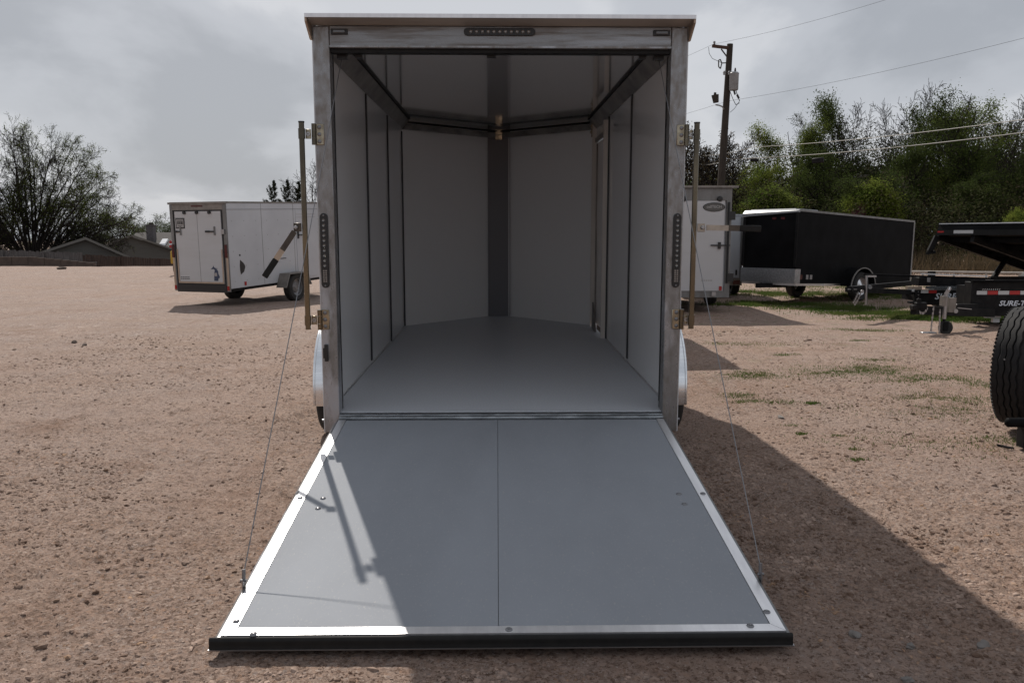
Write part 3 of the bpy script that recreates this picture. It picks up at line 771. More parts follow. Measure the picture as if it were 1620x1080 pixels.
# fenders and wheels
def fender_profile(y0, y1, z0, z1, rad, n=10):
    p = [(y0, z0)]
    for a in np.linspace(math.pi, math.pi / 2, n): p.append((y0 + rad + rad * math.cos(a), z1 - rad + rad * math.sin(a)))
    for a in np.linspace(math.pi / 2, 0, n): p.append((y1 - rad + rad * math.cos(a), z1 - rad + rad * math.sin(a)))
    p.append((y1, z0)); return p
def wheel(parent, x, y, z, r, w, side, rim=m_rim):
    """side: +1 outer face towards +x"""
    h = w / 2
    prof = [(r * .60, -h * .92), (r * .70, -h), (r * .90, -h), (r * .97, -h * .82), (r, -h * .6), (r, -h * .2), (r * .982, -h * .18), (r * .982, -h * .08), (r, -h * .06),
            (r, h * .06), (r * .982, h * .08), (r * .982, h * .18), (r, h * .2), (r, h * .6), (r * .97, h * .82), (r * .90, h), (r * .70, h), (r * .60, h * .92), (r * .60, -h * .92)]
    t = MB().lathe(prof, (x, y, z), 'x', 48).build('wheel', m_tyre, parent)
    s = side
    rp = [(r * .605, s * h * .9), (r * .57, s * h * .85), (r * .54, s * h * .35), (r * .40, s * h * .25), (r * .36, s * h * .45), (r * .20, s * h * .5), (r * .17, s * h * .62), (0, s * h * .64)]
    mb = MB().lathe(rp, (x, y, z), 'x', 40)
    for k in range(6):
        a = k * math.pi / 3
        mb.tube((x + s * h * .48, y + r * .27 * math.cos(a), z + r * .27 * math.sin(a)), (x + s * h * .62, y + r * .27 * math.cos(a), z + r * .27 * math.sin(a)), r * .03, n=6)
    mb.build('rim', rim, t)
    return t
for s in (-1, 1):
    pr = fender_profile(.945, 2.66, -.165, .43, .50)
    inner = [(y * .984 + 1.82 * .016, z - .006 if z > -.15 else z) for y, z in pr]
    x0, x1 = sorted((s * 1.124, s * 1.374))
    fd = MB().prism(pr + inner[::-1], 'x', x0, x1).build('fender', m_fender, tr, 25)
    x0, x1 = sorted((s * 1.375, s * 1.393))
    inner2 = [(y * .95 + 1.82 * .05, z - .03 if z > -.15 else z) for y, z in pr]
    MB().prism(pr + inner2[::-1], 'x', x0, x1).build('fender_rim', m_fender, fd, 25, bevel=.004)
    for yy in (1.38, 2.20):
        wheel(tr, s * 1.258, yy, -.470 - .010 * (yy - 1.38) + .385, .385, .270, s)
# clear bolts near the post foot
for s in (-1, 1):
    MB().tube((s * 1.125, .05, -.06), (s * 1.138, .05, -.06), .010, n=8).build('foot_bolt', m_screw, tr)
# tongue and coupler beyond the nose (out of sight, carries the nose)
MB().beam((0, NOSE - .1, -.1), (0, NOSE + 1.1, -.1), .1, .1).build('tongue', m_blackmatt, tr)
MB().tube((0, NOSE + .8, -.52), (0, NOSE + .8, .35), .03, n=10).tube((0, NOSE + .8, -.53), (0, NOSE + .8, -.50), .09, n=12).build('tongue_jack', m_steel, tr)

# ramp door
RP0 = Vector((0, -.052, -.026)); RP1 = Vector((0, -2.372, -.268))
RD = (RP1 - RP0).normalized(); RN = Vector((1, 0, 0)).cross(RD); RN = -RN if RN.z < 0 else RN
RL = (RP1 - RP0).length
def rp(x, u, h=0.0):
    return RP0 + RD * u + RN * h + Vector((x, 0, 0))
def rbox(mb, x0, x1, u0, u1, h0, h1):
    return mb.hexa([rp(x0, u1, h0), rp(x1, u1, h0), rp(x1, u0, h0), rp(x0, u0, h0)], [rp(x0, u1, h1), rp(x1, u1, h1), rp(x1, u0, h1), rp(x0, u0, h1)])
HW = 1.022
ramp = rbox(MB(), -HW, HW, 0.0, RL - .004, -.040, -.0105).build('ramp_door', m_edge, tr)
SEAM = -0.024
rbox(MB(), -HW + .058, SEAM - .0012, .030, RL - .056, -.010, -.001).build('ramp_panel', m_panel, ramp)
rbox(MB(), SEAM + .0012, HW - .058, .030, RL - .056, -.010, -.0012).build('ramp_panel', m_panel, ramp)
def mitre(x0, x1, u0, u1, xa, xb):
    """strip piece: along u; top (u0) edge x0..x1, bottom (u1) edge xa..xb"""
    return MB().hexa([rp(xa, u1, -.010), rp(xb, u1, -.010), rp(x1, u0, -.010), rp(x0, u0, -.010)], [rp(xa, u1, 0.0015), rp(xb, u1, 0.0015), rp(x1, u0, 0.0015), rp(x0, u0, 0.0015)])



def strip(poly):
    b = [rp(x, u, -.010) for x, u in poly]; t = [rp(x, u, .0015) for x, u in poly]
    n = len(poly)
    return MB().add(b + t, [tuple(range(n))[::-1], tuple(range(n, 2 * n))] + [(i, (i + 1) % n, n + (i + 1) % n, n + i) for i in range(n)])
g = .0012
for s in (-1, 1):
    strip([(s * (HW - .012), .026), (s * (HW - .056), .026), (s * (HW - .056), RL - .054 - g), (s * (HW - .012), RL - .010 - g)]).build('frame_strip', m_strip, ramp)
strip([(-HW + .012 + g, RL - .010), (HW - .012 - g, RL - .010), (HW - .056 - g, RL - .054), (-HW + .056 + g, RL - .054)]).build('frame_strip', m_strip, ramp)
rbox(MB(), -HW + .057, HW - .057, .004, .0285, -.010, .001).build('frame_strip', m_galv, ramp)
for s in (-1, 1):
    x0, x1 = sorted((s * (HW - .0115), s * HW))
    rbox(MB(), x0, x1, .01, RL - .006, -.0104, -.004).build('edge_rail', m_edge, ramp)
    # outer sloping flange
    a, b = s * HW, s * (HW + (.022 if s < 0 else .010))
    mb = MB()
    mb.hexa([rp(a, RL - .004, -.042), rp(b, RL - .004, -.042), rp(b, .02, -.042), rp(a, .02, -.042)], [rp(a, RL - .004, -.011), rp(b, RL - .004, -.030), rp(b, .02, -.030), rp(a, .02, -.011)])
    mb.build('side_flange', m_raw if s < 0 else m_rubber, ramp)
# bottom rubber bumper with bead
bt = [( -.003, -.002), (.006, -.004), (.010, -.015), (.010, -.024), (.013, -.033), (.015, -.040), (-.003, -.040)]
mb = MB()
n = len(bt)
vs = [rp(-HW - .026, RL + u, h) for u, h in bt] + [rp(HW + .008, RL + u, h) for u, h in bt]
mb.add(vs, [tuple(range(n)), tuple(range(n, 2 * n))[::-1]] + [(i, (i + 1) % n, n + (i + 1) % n, n + i) for i in range(n)])
mb.build('bottom_bumper', m_rubber, ramp, 60)
rbox(MB(), -HW - .028, HW + .012, RL - .002, RL + .018, -.0445, -.0405).build('bumper_bead', m_steel, ramp)
# screws, placed where they sit on the sheet
TINV = TR_M.inverted()
def on_ramp(px, py):
    o = TINV @ Vector((0, 0, CAM_H)); d = (TINV.to_3x3() @ ray(px, py))
    t = (RP0 - o).dot(RN) / d.dot(RN); p = o + d * t
    return p.x, (p - RP0).dot(RD)
for k, (px, py) in enumerate([(511, 788), (503, 804), (1074, 781), (1083, 797), (475, 788), (374, 983), (401, 1003), (805, 996), (1112, 781), (1213, 968), (1187, 990), (441, 706)][:11]):
    x, u = on_ramp(px, py)
    c = rp(x, u, .0016 if k > 3 else -.0008)
    mb = MB()
    q = RN.to_track_quat('Z', 'Y').to_matrix()
    prof = [(.0, .0065), (.0035, .006), (.0045, .0035), (.008, .0055), (.0125, .003), (.014, .0)]
    nn = 16; vs = []
    for i in range(nn):
        a = 2 * math.pi * i / nn
        for r_, h_ in prof: vs.append(c + q @ Vector((r_ * math.cos(a), r_ * math.sin(a), h_)))
    m_ = len(prof)
    mb.add(vs, [(i * m_ + k2, i * m_ + k2 + 1, ((i + 1) % nn) * m_ + k2 + 1, ((i + 1) % nn) * m_ + k2) for i in range(nn) for k2 in range(m_ - 1)])
    mb.build('screw', m_screw, ramp)
# cables with brackets
for s in (-1, 1):
    px, py = ((397, 925) if s < 0 else (1195, 915))
    x, u = on_ramp(px, py)
    b0 = rp(s * (HW + .006), u, .0)
    br = MB().beam(b0 + Vector((0, 0, -.02)), b0 + Vector((0, 0, .030)), .005, .036, up=(0, 1, 0)).build('cable_bracket', m_steel, ramp)
    MB().tube(b0 + Vector((-.012, 0, .020)), b0 + Vector((.012, 0, .020)), .006, n=8).tube(b0 + Vector((0, 0, .018)), b0 + Vector((0, .008, .062)), .0075, n=8).build('cable_shackle', m_screw, ramp)
    top = Vector((s * .962, .11, 2.172)); bot = b0 + Vector((0, .004, .045))
    pts = []
    for k in range(13):
        t = k / 12
        p = bot.lerp(top, t); p.z -= .012 * math.sin(math.pi * t); pts.append(p)
    MB().path(pts, .0023, 6).build('ramp_cable', m_screw, tr)
    MB().box(top.x - .03, top.x + .03, .10, .15, 2.165, 2.2).box(top.x - s * .10 - .02, top.x - s * .10 + .02, .10, .14, 2.17, 2.21).build('cable_anchor', m_black, tr)

# ================================================================== TEXT
def text_mesh(s, size, mat, parent, loc, rot, name='lettering', shear=0.0, extrude=.001, bold=0.0, sx=1.0):
    cu = bpy.data.curves.new(name, 'FONT'); cu.body = s; cu.size = size; cu.align_x = 'CENTER'; cu.align_y = 'CENTER'
    cu.shear = shear; cu.extrude = extrude; cu.offset = bold; cu.resolution_u = 2
    t = bpy.data.objects.new(name, cu); COL.objects.link(t)
    bpy.context.view_layer.update()
    me = bpy.data.meshes.new_from_object(t.evaluated_get(bpy.context.evaluated_depsgraph_get()))
    bpy.data.objects.remove(t); bpy.data.curves.remove(cu)
    me.materials.clear(); me.materials.append(mat)
    o = bpy.data.objects.new(name, me); COL.objects.link(o)
    if parent: o.parent = parent
    o.location = loc; o.rotation_euler = rot; o.scale = (sx, 1, 1)
    return o

# ================================================================== ENCLOSED TRAILERS IN THE BACKGROUND
def enclosed(label, loc, rot, w, L, z0, z1, skin, door, trim, style):
    """local: y forward from the rear face, x across, z up from the ground"""
    t = thing('enclosed_trailer', label, 'trailer', loc, rot)
    h = w / 2
    hull_ = [(-h, .02), (h, .02), (h, L), (.1, L + h * .75), (-.1, L + h * .75), (-h, L)]
    MB().prism(hull_, 'z', z0 + .06, z1 - .035).build('body', skin, t, bevel=.006)
    MB().prism([(x * 1.012, y + (.03 if y > .1 else -.02)) for x, y in hull_], 'z', z1 - .034, z1).build('roof', trim if style != 'black' else m_alu, t)
    MB().prism([(x * .97, y) for x, y in hull_], 'z', z0, z0 + .058).build('chassis', m_blackmatt, t)
    wy = L * .58
    r = .33
    for s in (-1, 1):
        wheel(t, s * (h + .13), wy, r - .005, r, .19, s)
        x0, x1 = sorted((s * (h + .003), s * (h + .26)))
        if style == 'hex':
            pr = [(wy - .52, r + .02), (wy - .36, r + .34), (wy + .36, r + .34), (wy + .52, r + .02)]
        else:
            pr = [(wy + .46 * math.cos(a), r + .06 + .42 * math.sin(a)) for a in np.linspace(math.pi, 0, 14)]
        inn = [(wy + (y - wy) * .93, z - .025 if z > r + .1 else z) for y, z in pr]
        fd = MB().prism(pr + inn[::-1], 'x', x0, x1).build('fender', m_bronze if style == 'hex' else m_blackpaint, t, 25)
        MB().prism([(y, z + .002) for y, z in pr] + inn[::-1], 'x', *sorted((s * (h + .262), s * (h + .275)))).build('fender_edge', m_greyframe if style == 'hex' else m_alu, fd, 25)
    MB().beam((-.45, L + .1, z0 + .03), (0, L + h * .75 + 1.0, z0 + .03), .06, .1).beam((.45, L + .1, z0 + .03), (0, L + h * .75 + 1.0, z0 + .03), .06, .1).build('tongue', m_blackmatt, t)
    MB().tube((0, L + h * .75 + .75, .03), (0, L + h * .75 + .75, z0 + .5), .028, n=8).tube((0, L + h * .75 + .75, 0), (0, L + h * .75 + .75, .03), .09, n=10).build('jack', m_steel, t)
    return t, h

def left_trailer():
    A = at_depth(360, 316, 18.0)
    u = Vector((.37, .93, 0)).normalized(); l = Vector((-u.y, u.x, 0))
    w = 1.47; z0, z1 = .40, 2.30
    A.z = 0
    loc = A + l * w / 2
    rz = -math.atan2(u.x, u.y)
    tilt = R(1.9)
    t, h = enclosed('white single axle cargo trailer with black shield decal, parked on the left of the lot',
                    loc + Vector((0, 0, -.085)), (tilt, 0, rz), w, 3.6, z0, z1, m_white, m_whitedoor, m_bronze, 'hex')
    # rear frame and door
    for s_ in (-1, 1):
        xa, xb = sorted((s_ * h, s_ * (h - .075)))
        po = MB().box(xa, xb, -.02, .018, z0, z1 - .05).build('rear_post', m_greyframe, t)
        xa, xb = sorted((s_ * h, s_ * (h - .05)))
        MB().box(xa, xb, -.024, -.0205, z0 + .02, z0 + .82).build('post_trim', m_tanpost, po)
    MB().box(-h - .02, h + .02, -.05, .018, z1 - .048, z1 - .005).build('rear_cap', m_bronze, t)
    MB().box(-h + .076, h - .076, -.02, .018, z1 - .17, z1 - .05).build('rear_header', m_bronze, t)
    MB().box(-h + .076, h - .076, -.005, .019, z0, z1 - .171).build('door_gap', m_black, t)
    d0, d1 = -h + .13, h - .13
    door = MB().box(d0, d1, -.024, -.006, z0 + .17, z1 - .20).build('rear_door', m_whitedoor, t)
    MB().box(-.012, -.008, -.0262, -.0242, z0 + .18, z1 - .21).build('door_seam', m_decalk, door)
    MB().box(d0, d1, -.034, -.025, z0 + .17, z0 + .205).box(d0, d0 + .03, -.034, -.025, z0 + .206, z0 + .9).box(d1 - .03, d1, -.034, -.025, z0 + .206, z0 + .9).build('door_trim', m_tanpost, door)
    MB().box(-h + .08, h - .08, -.03, .016, z0 - .02, z0 + .14).build('rear_bumper', m_black, t)
    for x in (-.33, 0.0, .33):
        MB().tube((x, -.06, z1 - .225), (x, -.022, z1 - .225), .035, n=12).build('door_light', m_black, t)
    MB().box(-.15, .15, -.028, -.021, z1 - .105, z1 - .075).build('id_light', m_redd, t)
    for x, wd in ((d1 - .17, .26), (d0 + .14, .17)):
        b = MB().box(x - wd * .9, x, -.05, -.040, 1.66, 1.69).box(x - wd * .9, x - wd * .5, -.055, -.036, 1.655, 1.695).build('door_handle', m_black, door)
        MB().box(x - .015, x + .015, -.046, -.025, 1.60, 1.78).build('handle_plate', m_greyframe, door)
    MB().box(d1 + .01, d1 + .09, -.05, -.026, 1.62, 1.72).build('cam_lock', m_steel, t)
    for x in (-h + .03, h - .035):
        MB().box(x - .03, x + .03, -.045, -.0245, 1.12, 1.40).build('tail_light', m_redd, t, bevel=.006)
        MB().box(x - .025, x + .025, -.034, -.0248, z0 + .03, z0 + .12).build('reflector', m_red, t)
    # framed sticker
    st = MB().box(d0 + .02, d0 + .26, -.030, -.0245, 1.74, 1.965).build('sticker', m_decalk, door, bevel=.004)
    MB().box(d0 + .045, d0 + .235, -.033, -.0305, 1.765, 1.94).build('sticker_face', m_decalg, st)
    mb = MB()
    for x_, z_, w_, h_ in ((.07, 1.83, .022, .06), (.10, 1.83, .012, .06), (.12, 1.83, .02, .06), (.15, 1.83, .014, .06), (.172, 1.83, .03, .06), (.21, 1.83, .012, .06), (.07, 1.905, .15, .012), (.08, 1.79, .12, .01)):
        mb.box(d0 + x_, d0 + x_ + w_, -.0345, -.0335, z_, z_ + h_)
    mb.build('sticker_print', m_decalk, st)
    # dealer decal shaped like two peninsulas, plain silhouette
    mit = [(-.06, .0), (.045, .0), (.055, .06), (.075, .05), (.09, .09), (.06, .15), (.055, .21), (.02, .25), (-.02, .24), (-.05, .17), (-.055, .08)]
    up = [(-.13, .245), (-.07, .30), (-.06, .325), (-.045, .29), (.0, .27), (.05, .265), (.0, .25), (-.03, .225), (-.05, .25)]
    MB().prism([(x + .40, z + z0 + .23) for x, z in mit], 'y', -.0275, -.0245).prism([(x + .40, z + z0 + .23) for x, z in up], 'y', -.0275, -.0245).build('map_decal', m_decalb, door)
    MB().box(.355, .425, -.029, -.0278, z0 + .33, z0 + .40).build('map_patch', m_decalg, door)
    mb = MB()
    for r_ in range(2):
        for k in range(5): mb.box(d0 + .05 + k * .05, d0 + .09 + k * .05, -.0262, -.0245, z0 + .255 + r_ * .035, z0 + .27 + r_ * .035)
    mb.build('small_print', m_decalk, door)
    # right side details
    sh = [(.0, .0), (.11, .06), (.155, .15), (.15, .19), (.10, .25), (.0, .32), (-.02, .2), (-.02, .1)]
    MB().prism([(y + .36, z + .74) for y, z in sh], 'x', h + .001, h + .004).build('shield_decal', m_decalk, t)
    for y in (1.16, 2.36):
        MB().box(h + .0008, h + .003, y, y + .008, z0 + .07, z1 - .04).build('skin_seam', m_greyframe, t)
    MB().box(h + .001, h + .006, .02, 3.58, z1 - .17, z1 - .162).build('skin_crease', m_greyframe, t)
    mb = MB()
    for y in np.arange(.15, 3.5, .4):
        for z in np.arange(z0 + .2, z1 - .2, .32):
            mb.box(h + .0008, h + .003, y, y + .014, z, z + .014)
    mb.build('rivet', m_greyframe, t, kind='stuff')
    MB().box(h + .001, h + .012, .46, .52, .50, .58).build('side_marker', m_red, t)
    MB().lathe([(0, .006), (.022, .006), (.024, .001)], (h, .36, 1.16), 'x', 10).build('vent_cap', m_decalk, t)
    MB().box(h + .001, h + .012, 1.55, 2.0, z0 + .60, z0 + .615).build('fender_bracket', m_decalk, t)
    sd_ = MB().box(h + .002, h + .010, 2.45, 3.25, z0 + .12, z1 - .20).build('side_door', m_white, t)
    MB().box(h + .011, h + .03, 2.48, 2.53, 1.44, 1.62).box(h + .031, h + .045, 2.50, 2.72, 1.51, 1.535).build('side_handle', m_black, sd_)
    MB().box(h + .0105, h + .013, 2.46, 3.24, z1 - .29, z1 - .285).box(h + .0105, h + .013, 2.46, 3.24, z1 - .36, z1 - .355).build('door_stripe', m_bronze, sd_)
left_trailer()

def right_trailer():
    B = at_depth(1158, 300, 16.4)
    w = 2.13; z0, z1 = .33, 2.44
    t, h = enclosed('white cargo trailer with black oval badge, right of the open trailer',
                    (B.x - w / 2, 16.4, 0), (0, 0, R(-.8)), w, 3.6, z0, z1, m_white, m_whitedoor, m_greyframe, 'round')
    for s_ in (-1, 1):
        xa, xb = sorted((s_ * h, s_ * (h - .10)))
        MB().box(xa, xb, -.02, .018, z0 - .03, z1 - .04).build('rear_post', m_greyframe, t)
    MB().box(-h - .03, h + .10, -.10, .018, z1 - .03, z1 + .012).build('rear_cap', m_bronze, t)
    MB().box(-h + .101, h - .101, -.02, .018, z1 - .27, z1 - .041).build('rear_header', m_greyframe, t)
    MB().box(-h + .101, h - .101, -.015, .018, z0 - .03, z0 + .10).build('rear_sill', m_greyframe, t)
    door = MB().box(-h + .10, h - .14, -.038, -.021, z0 + .10, z1 - .275).build('rear_door', m_whitedoor, t)
    for x in (h - .94, h - .24):
        MB().lathe([(0, -.075), (.045, -.07), (.055, -.04), (.055, -.022)], (x, 0, z1 - .24), 'y', 14).build('door_bumper', m_black, t)
    # oval badge
    n = 28
    ov = MB().prism([(h - .35 + .215 * math.cos(2 * math.pi * k / n), 2.045 + .088 * math.sin(2 * math.pi * k / n)) for k in range(n)], 'y', -.045, -.0385).build('badge', m_decalk, door)
    ov2 = MB().prism([(h - .35 + .20 * math.cos(2 * math.pi * k / n), 2.045 + .075 * math.sin(2 * math.pi * k / n)) for k in range(n)], 'y', -.0465, -.0455)
    ov2.build('badge_face', M('badge_chrome', (0.10, 0.095, 0.09), .25, .7), ov)
    text_mesh('cellTECH', .075, m_decalg, ov, (h - .35, -.0475, 2.05), (math.pi / 2, 0, 0), bold=.001)
    # bar handle
    MB().box(h - .40, h - .02, -.07, -.055, 1.30, 1.325).build('door_handle', m_black, door)
    MB().box(h - .255, h - .205, -.075, -.040, 1.245, 1.375).build('handle_plate', m_black, door)
    MB().tube((h - .06, -.055, z0 + .25), (h - .06, -.055, z1 - .3), .02, n=8).build('cam_bar', m_black, t)
    for z in (z0 + .28, z1 - .64):
        MB().box(h - .06, h + .06, -.08, -.02, z, z + .16).build('hinge', m_black, t)
    MB().box(h - .21, h - .155, -.05, -.039, z0 + .11, z0 + .19).build('reflector', m_red, t)
    mb = MB()
    for k in range(5): mb.box(h - .56 + k * .045, h - .53 + k * .045, -.0400, -.0385, z0 + .29, z0 + .315)
    mb.build('small_print', m_decalg, door)
    MB().box(h - .35, h - .27, -.05, -.016, z0 + .0, z0 + .08).build('licence_lamp', m_steel, t)
    # end of a further white trailer behind it
    B2 = at_depth(1176, 340, 20.5)
    w2 = 1.6
    t2, h2 = enclosed('small white trailer mostly hidden between the oval badge and the black trailer', (B2.x - w2 / 2, 20.5, 0), (0, 0, R(-3)), w2, 2.4, .42, 2.02, m_white, m_whitedoor, m_white, 'round')
    MB().box(-h2, h2, -.03, .018, .30, .48).build('rear_bumper', m_bronze, t2)
    MB().box(h2 - .22, h2 - .05, -.045, -.031, .33, .43).build('tail_light', m_redd, t2)
    MB().box(h2 - .16, h2 - .12, -.02, .0, .55, .68).build('door_catch', m_decalk, t2)
    MB().box(h2 - .06, h2, -.012, .018, .482, 1.95).build('rear_post', m_greyframe, t2)
right_trailer()

def hidden_trailer():
    t, h = enclosed('white trailer ahead of the open one, hidden but for its shadow', (0.98, 11.75, 0), (0, 0, 0), 2.1, 2.6, .42, 2.45, m_white, m_whitedoor, m_greyframe, 'round')
hidden_trailer()

def black_trailer():
    A = at_depth(1262, 332, 18.0); Bp = at_depth(1445, 350, 21.2); Cp = at_depth(1176, 342, 19.06)
    A.z = Bp.z = Cp.z = 0
    u = (Bp - A).normalized()                 # towards the rear
    n = Vector((-u.y, u.x, 0))                # away to the far side
    L = (Bp - A).length
    half = (Cp - A).dot(n) / 2; nose = .06
    t = thing('enclosed_trailer', 'low black enclosed trailer with diamond plate stone guard before the wood', 'trailer', A, (0, R(2.0), math.atan2(u.y, u.x)))
    # local: x towards rear, y to far side
    z0, z1 = .43, 2.02
    w = 2 * half
    hl = [(0, 0), (L, 0), (L, w), (0, w), (-nose, w - .2), (-nose, .2)]
    MB().prism(hl, 'z', z0 + .05, z1).build('body', m_blackpaint, t)
    MB().prism([(x, y + (-.012 if y == 0 else .012 if y == w else 0)) for x, y in hl[:4]], 'z', z1, z1 + .045).build('roof_trim', m_greyframe, t)
    MB().prism([(x, y + (-.006 if y == 0 else .006 if y == w else 0)) for x, y in hl], 'z', z0, z0 + .048).build('bottom_rail', m_alu, t)
    # sloping white front cap
    top = z1 + .045
    MB().hexa([(-nose - .02, -.02, z1 - .02), (0, -.02, z1 - .02), (0, w + .02, z1 - .10), (-nose - .02, w + .02, z1 - .10)],
              [(-nose - .02, -.02, z1 + .012), (0.0, -.02, z1 + .044), (0.0, w + .02, z1 + .044), (-nose - .02, w + .02, z1 - .03)]).build('front_cap', m_capgrey, t)
    MB().hexa([(.02, .1, top), (.9, .1, top + .002), (.9, w - .1, top + .002), (.02, w - .1, top)], [(.05, .12, top + .02), (.9, .12, top + .03), (.9, w - .12, top + .03), (.05, w - .12, top + .02)]).build('roof_skin', m_capgrey, t)
    # stone guard
    a = Vector((0, 0, 0)); a = Vector((-nose, 0, 0)); b = Vector((-nose, w, 0)); e = (b - a).normalized(); nn = Vector((e.y, -e.x, 0)); nn = nn if nn.dot(Vector((-1, -1, 0))) > 0 else -nn
    def face(u0, u1, za, zb, off, name, m):
        p = lambda uu, z: a.lerp(b, uu) + nn * off + Vector((0, 0, z))
        q = lambda uu, z: a.lerp(b, uu) + nn * .001 + Vector((0, 0, z))
        return MB().hexa([q(u0, za), p(u0, za), p(u1, za), q(u1, za)], [q(u0, zb), p(u0, zb), p(u1, zb), q(u1, zb)]).build(name, m, t)
    face(-.02, 1.0, z0 + .05, z0 + .36, .012, 'stone_guard', m_diamond)
    face(-.025, .02, z0 + .405, z1 - .03, .014, 'corner_trim', m_blackmatt)
    face(.95, 1.0, z0 + .41, z1 - .11, .014, 'nose_post', m_blackmatt)
    for uu in (.22, .38):
        face(uu, uu + .07, z1 - .17, z1 - .12, .012, 'vent', m_redd)
    MB().box(-.06, .16, -.012, -.001, z0 + .05, z0 + .36).build('stone_guard_end', m_diamond, t)
    MB().box(L - .05, L + .012, -.014, -.001, z0, z1).build('rear_corner', m_greyframe, t)
    for x_, m_ in ((.16, m_redd), (.4, m_decalg), (.55, m_decalg)):
        MB().box(x_, x_ + .09, -.008, -.001, z0 + .14, z0 + .24).build('side_marker', m_, t)
    # wheels and fenders along x
    wx = L * .46
    for y in (-.13, w + .13):
        r = .34; rz_ = r + .085
        prof = [(r * .6, -.09), (r * .9, -.10), (r * .98, -.07), (r, 0), (r * .98, .07), (r * .9, .10), (r * .6, .09), (r * .6, -.09)]
        tw = MB().lathe(prof, (wx, y, rz_), 'y', 36).build('wheel', m_tyre, t)
        sg = -1 if y < 0 else 1
        MB().lathe([(r * .6, sg * .085), (r * .5, sg * .03), (r * .3, sg * .05), (r * .12, sg * .08), (0, sg * .08)], (wx, y, rz_), 'y', 30).build('rim', m_alu, tw)
        pr = [(wx + .56 * math.cos(q), r + .06 + .46 * math.sin(q)) for q in np.linspace(math.pi * .97, .03 * math.pi, 16)]
        inn = [(wx + (x - wx) * .94, z - .02) for x, z in pr]
        y0_, y1_ = sorted((sg * .003 + (0 if y < 0 else w), y + sg * .13))
        fd = MB().prism(pr + inn[::-1], 'y', y0_, y1_).build('fender', m_blackpaint, t, 25)
        ya = y + sg * .131
        MB().prism([(wx + (x - wx) * 1.01, z + .003) for x, z in pr] + inn[::-1], 'y', *sorted((ya, ya + sg * .012))).build('fender_edge', m_greyframe, fd, 25)
    MB().box(wx - 1.3, wx - .6, -.03, -.006, z0 + .0, z0 + .05).build('step_rail', m_alu, t)
    MB().beam((.3, .4, z0), (-nose - .35, half, z0 - .02), .06, .1).beam((.3, w - .4, z0), (-nose - .35, half, z0 - .02), .06, .1).build('tongue', m_blackmatt, t)
black_trailer()

# ================================================================== BLACK FLATBED AND TILT TRAILERS ON THE RIGHT
def chain(parent, p0, p1, sag, n, name='safety_chain'):
    mb = MB()
    p0, p1 = Vector(p0), Vector(p1)
    for k in range(n):
        t = (k + .5) / n; p = p0.lerp(p1, t); p.z -= sag * 4 * t * (1 - t)
        a = .012
        if k % 2: mb.box(p.x - .012, p.x + .012, p.y - .004, p.y + .004, p.z - .018, p.z + .018)
        else: mb.box(p.x - .004, p.x + .004, p.y - .012, p.y + .012, p.z - .018, p.z + .018)
    return mb.build(name, m_steel, parent)

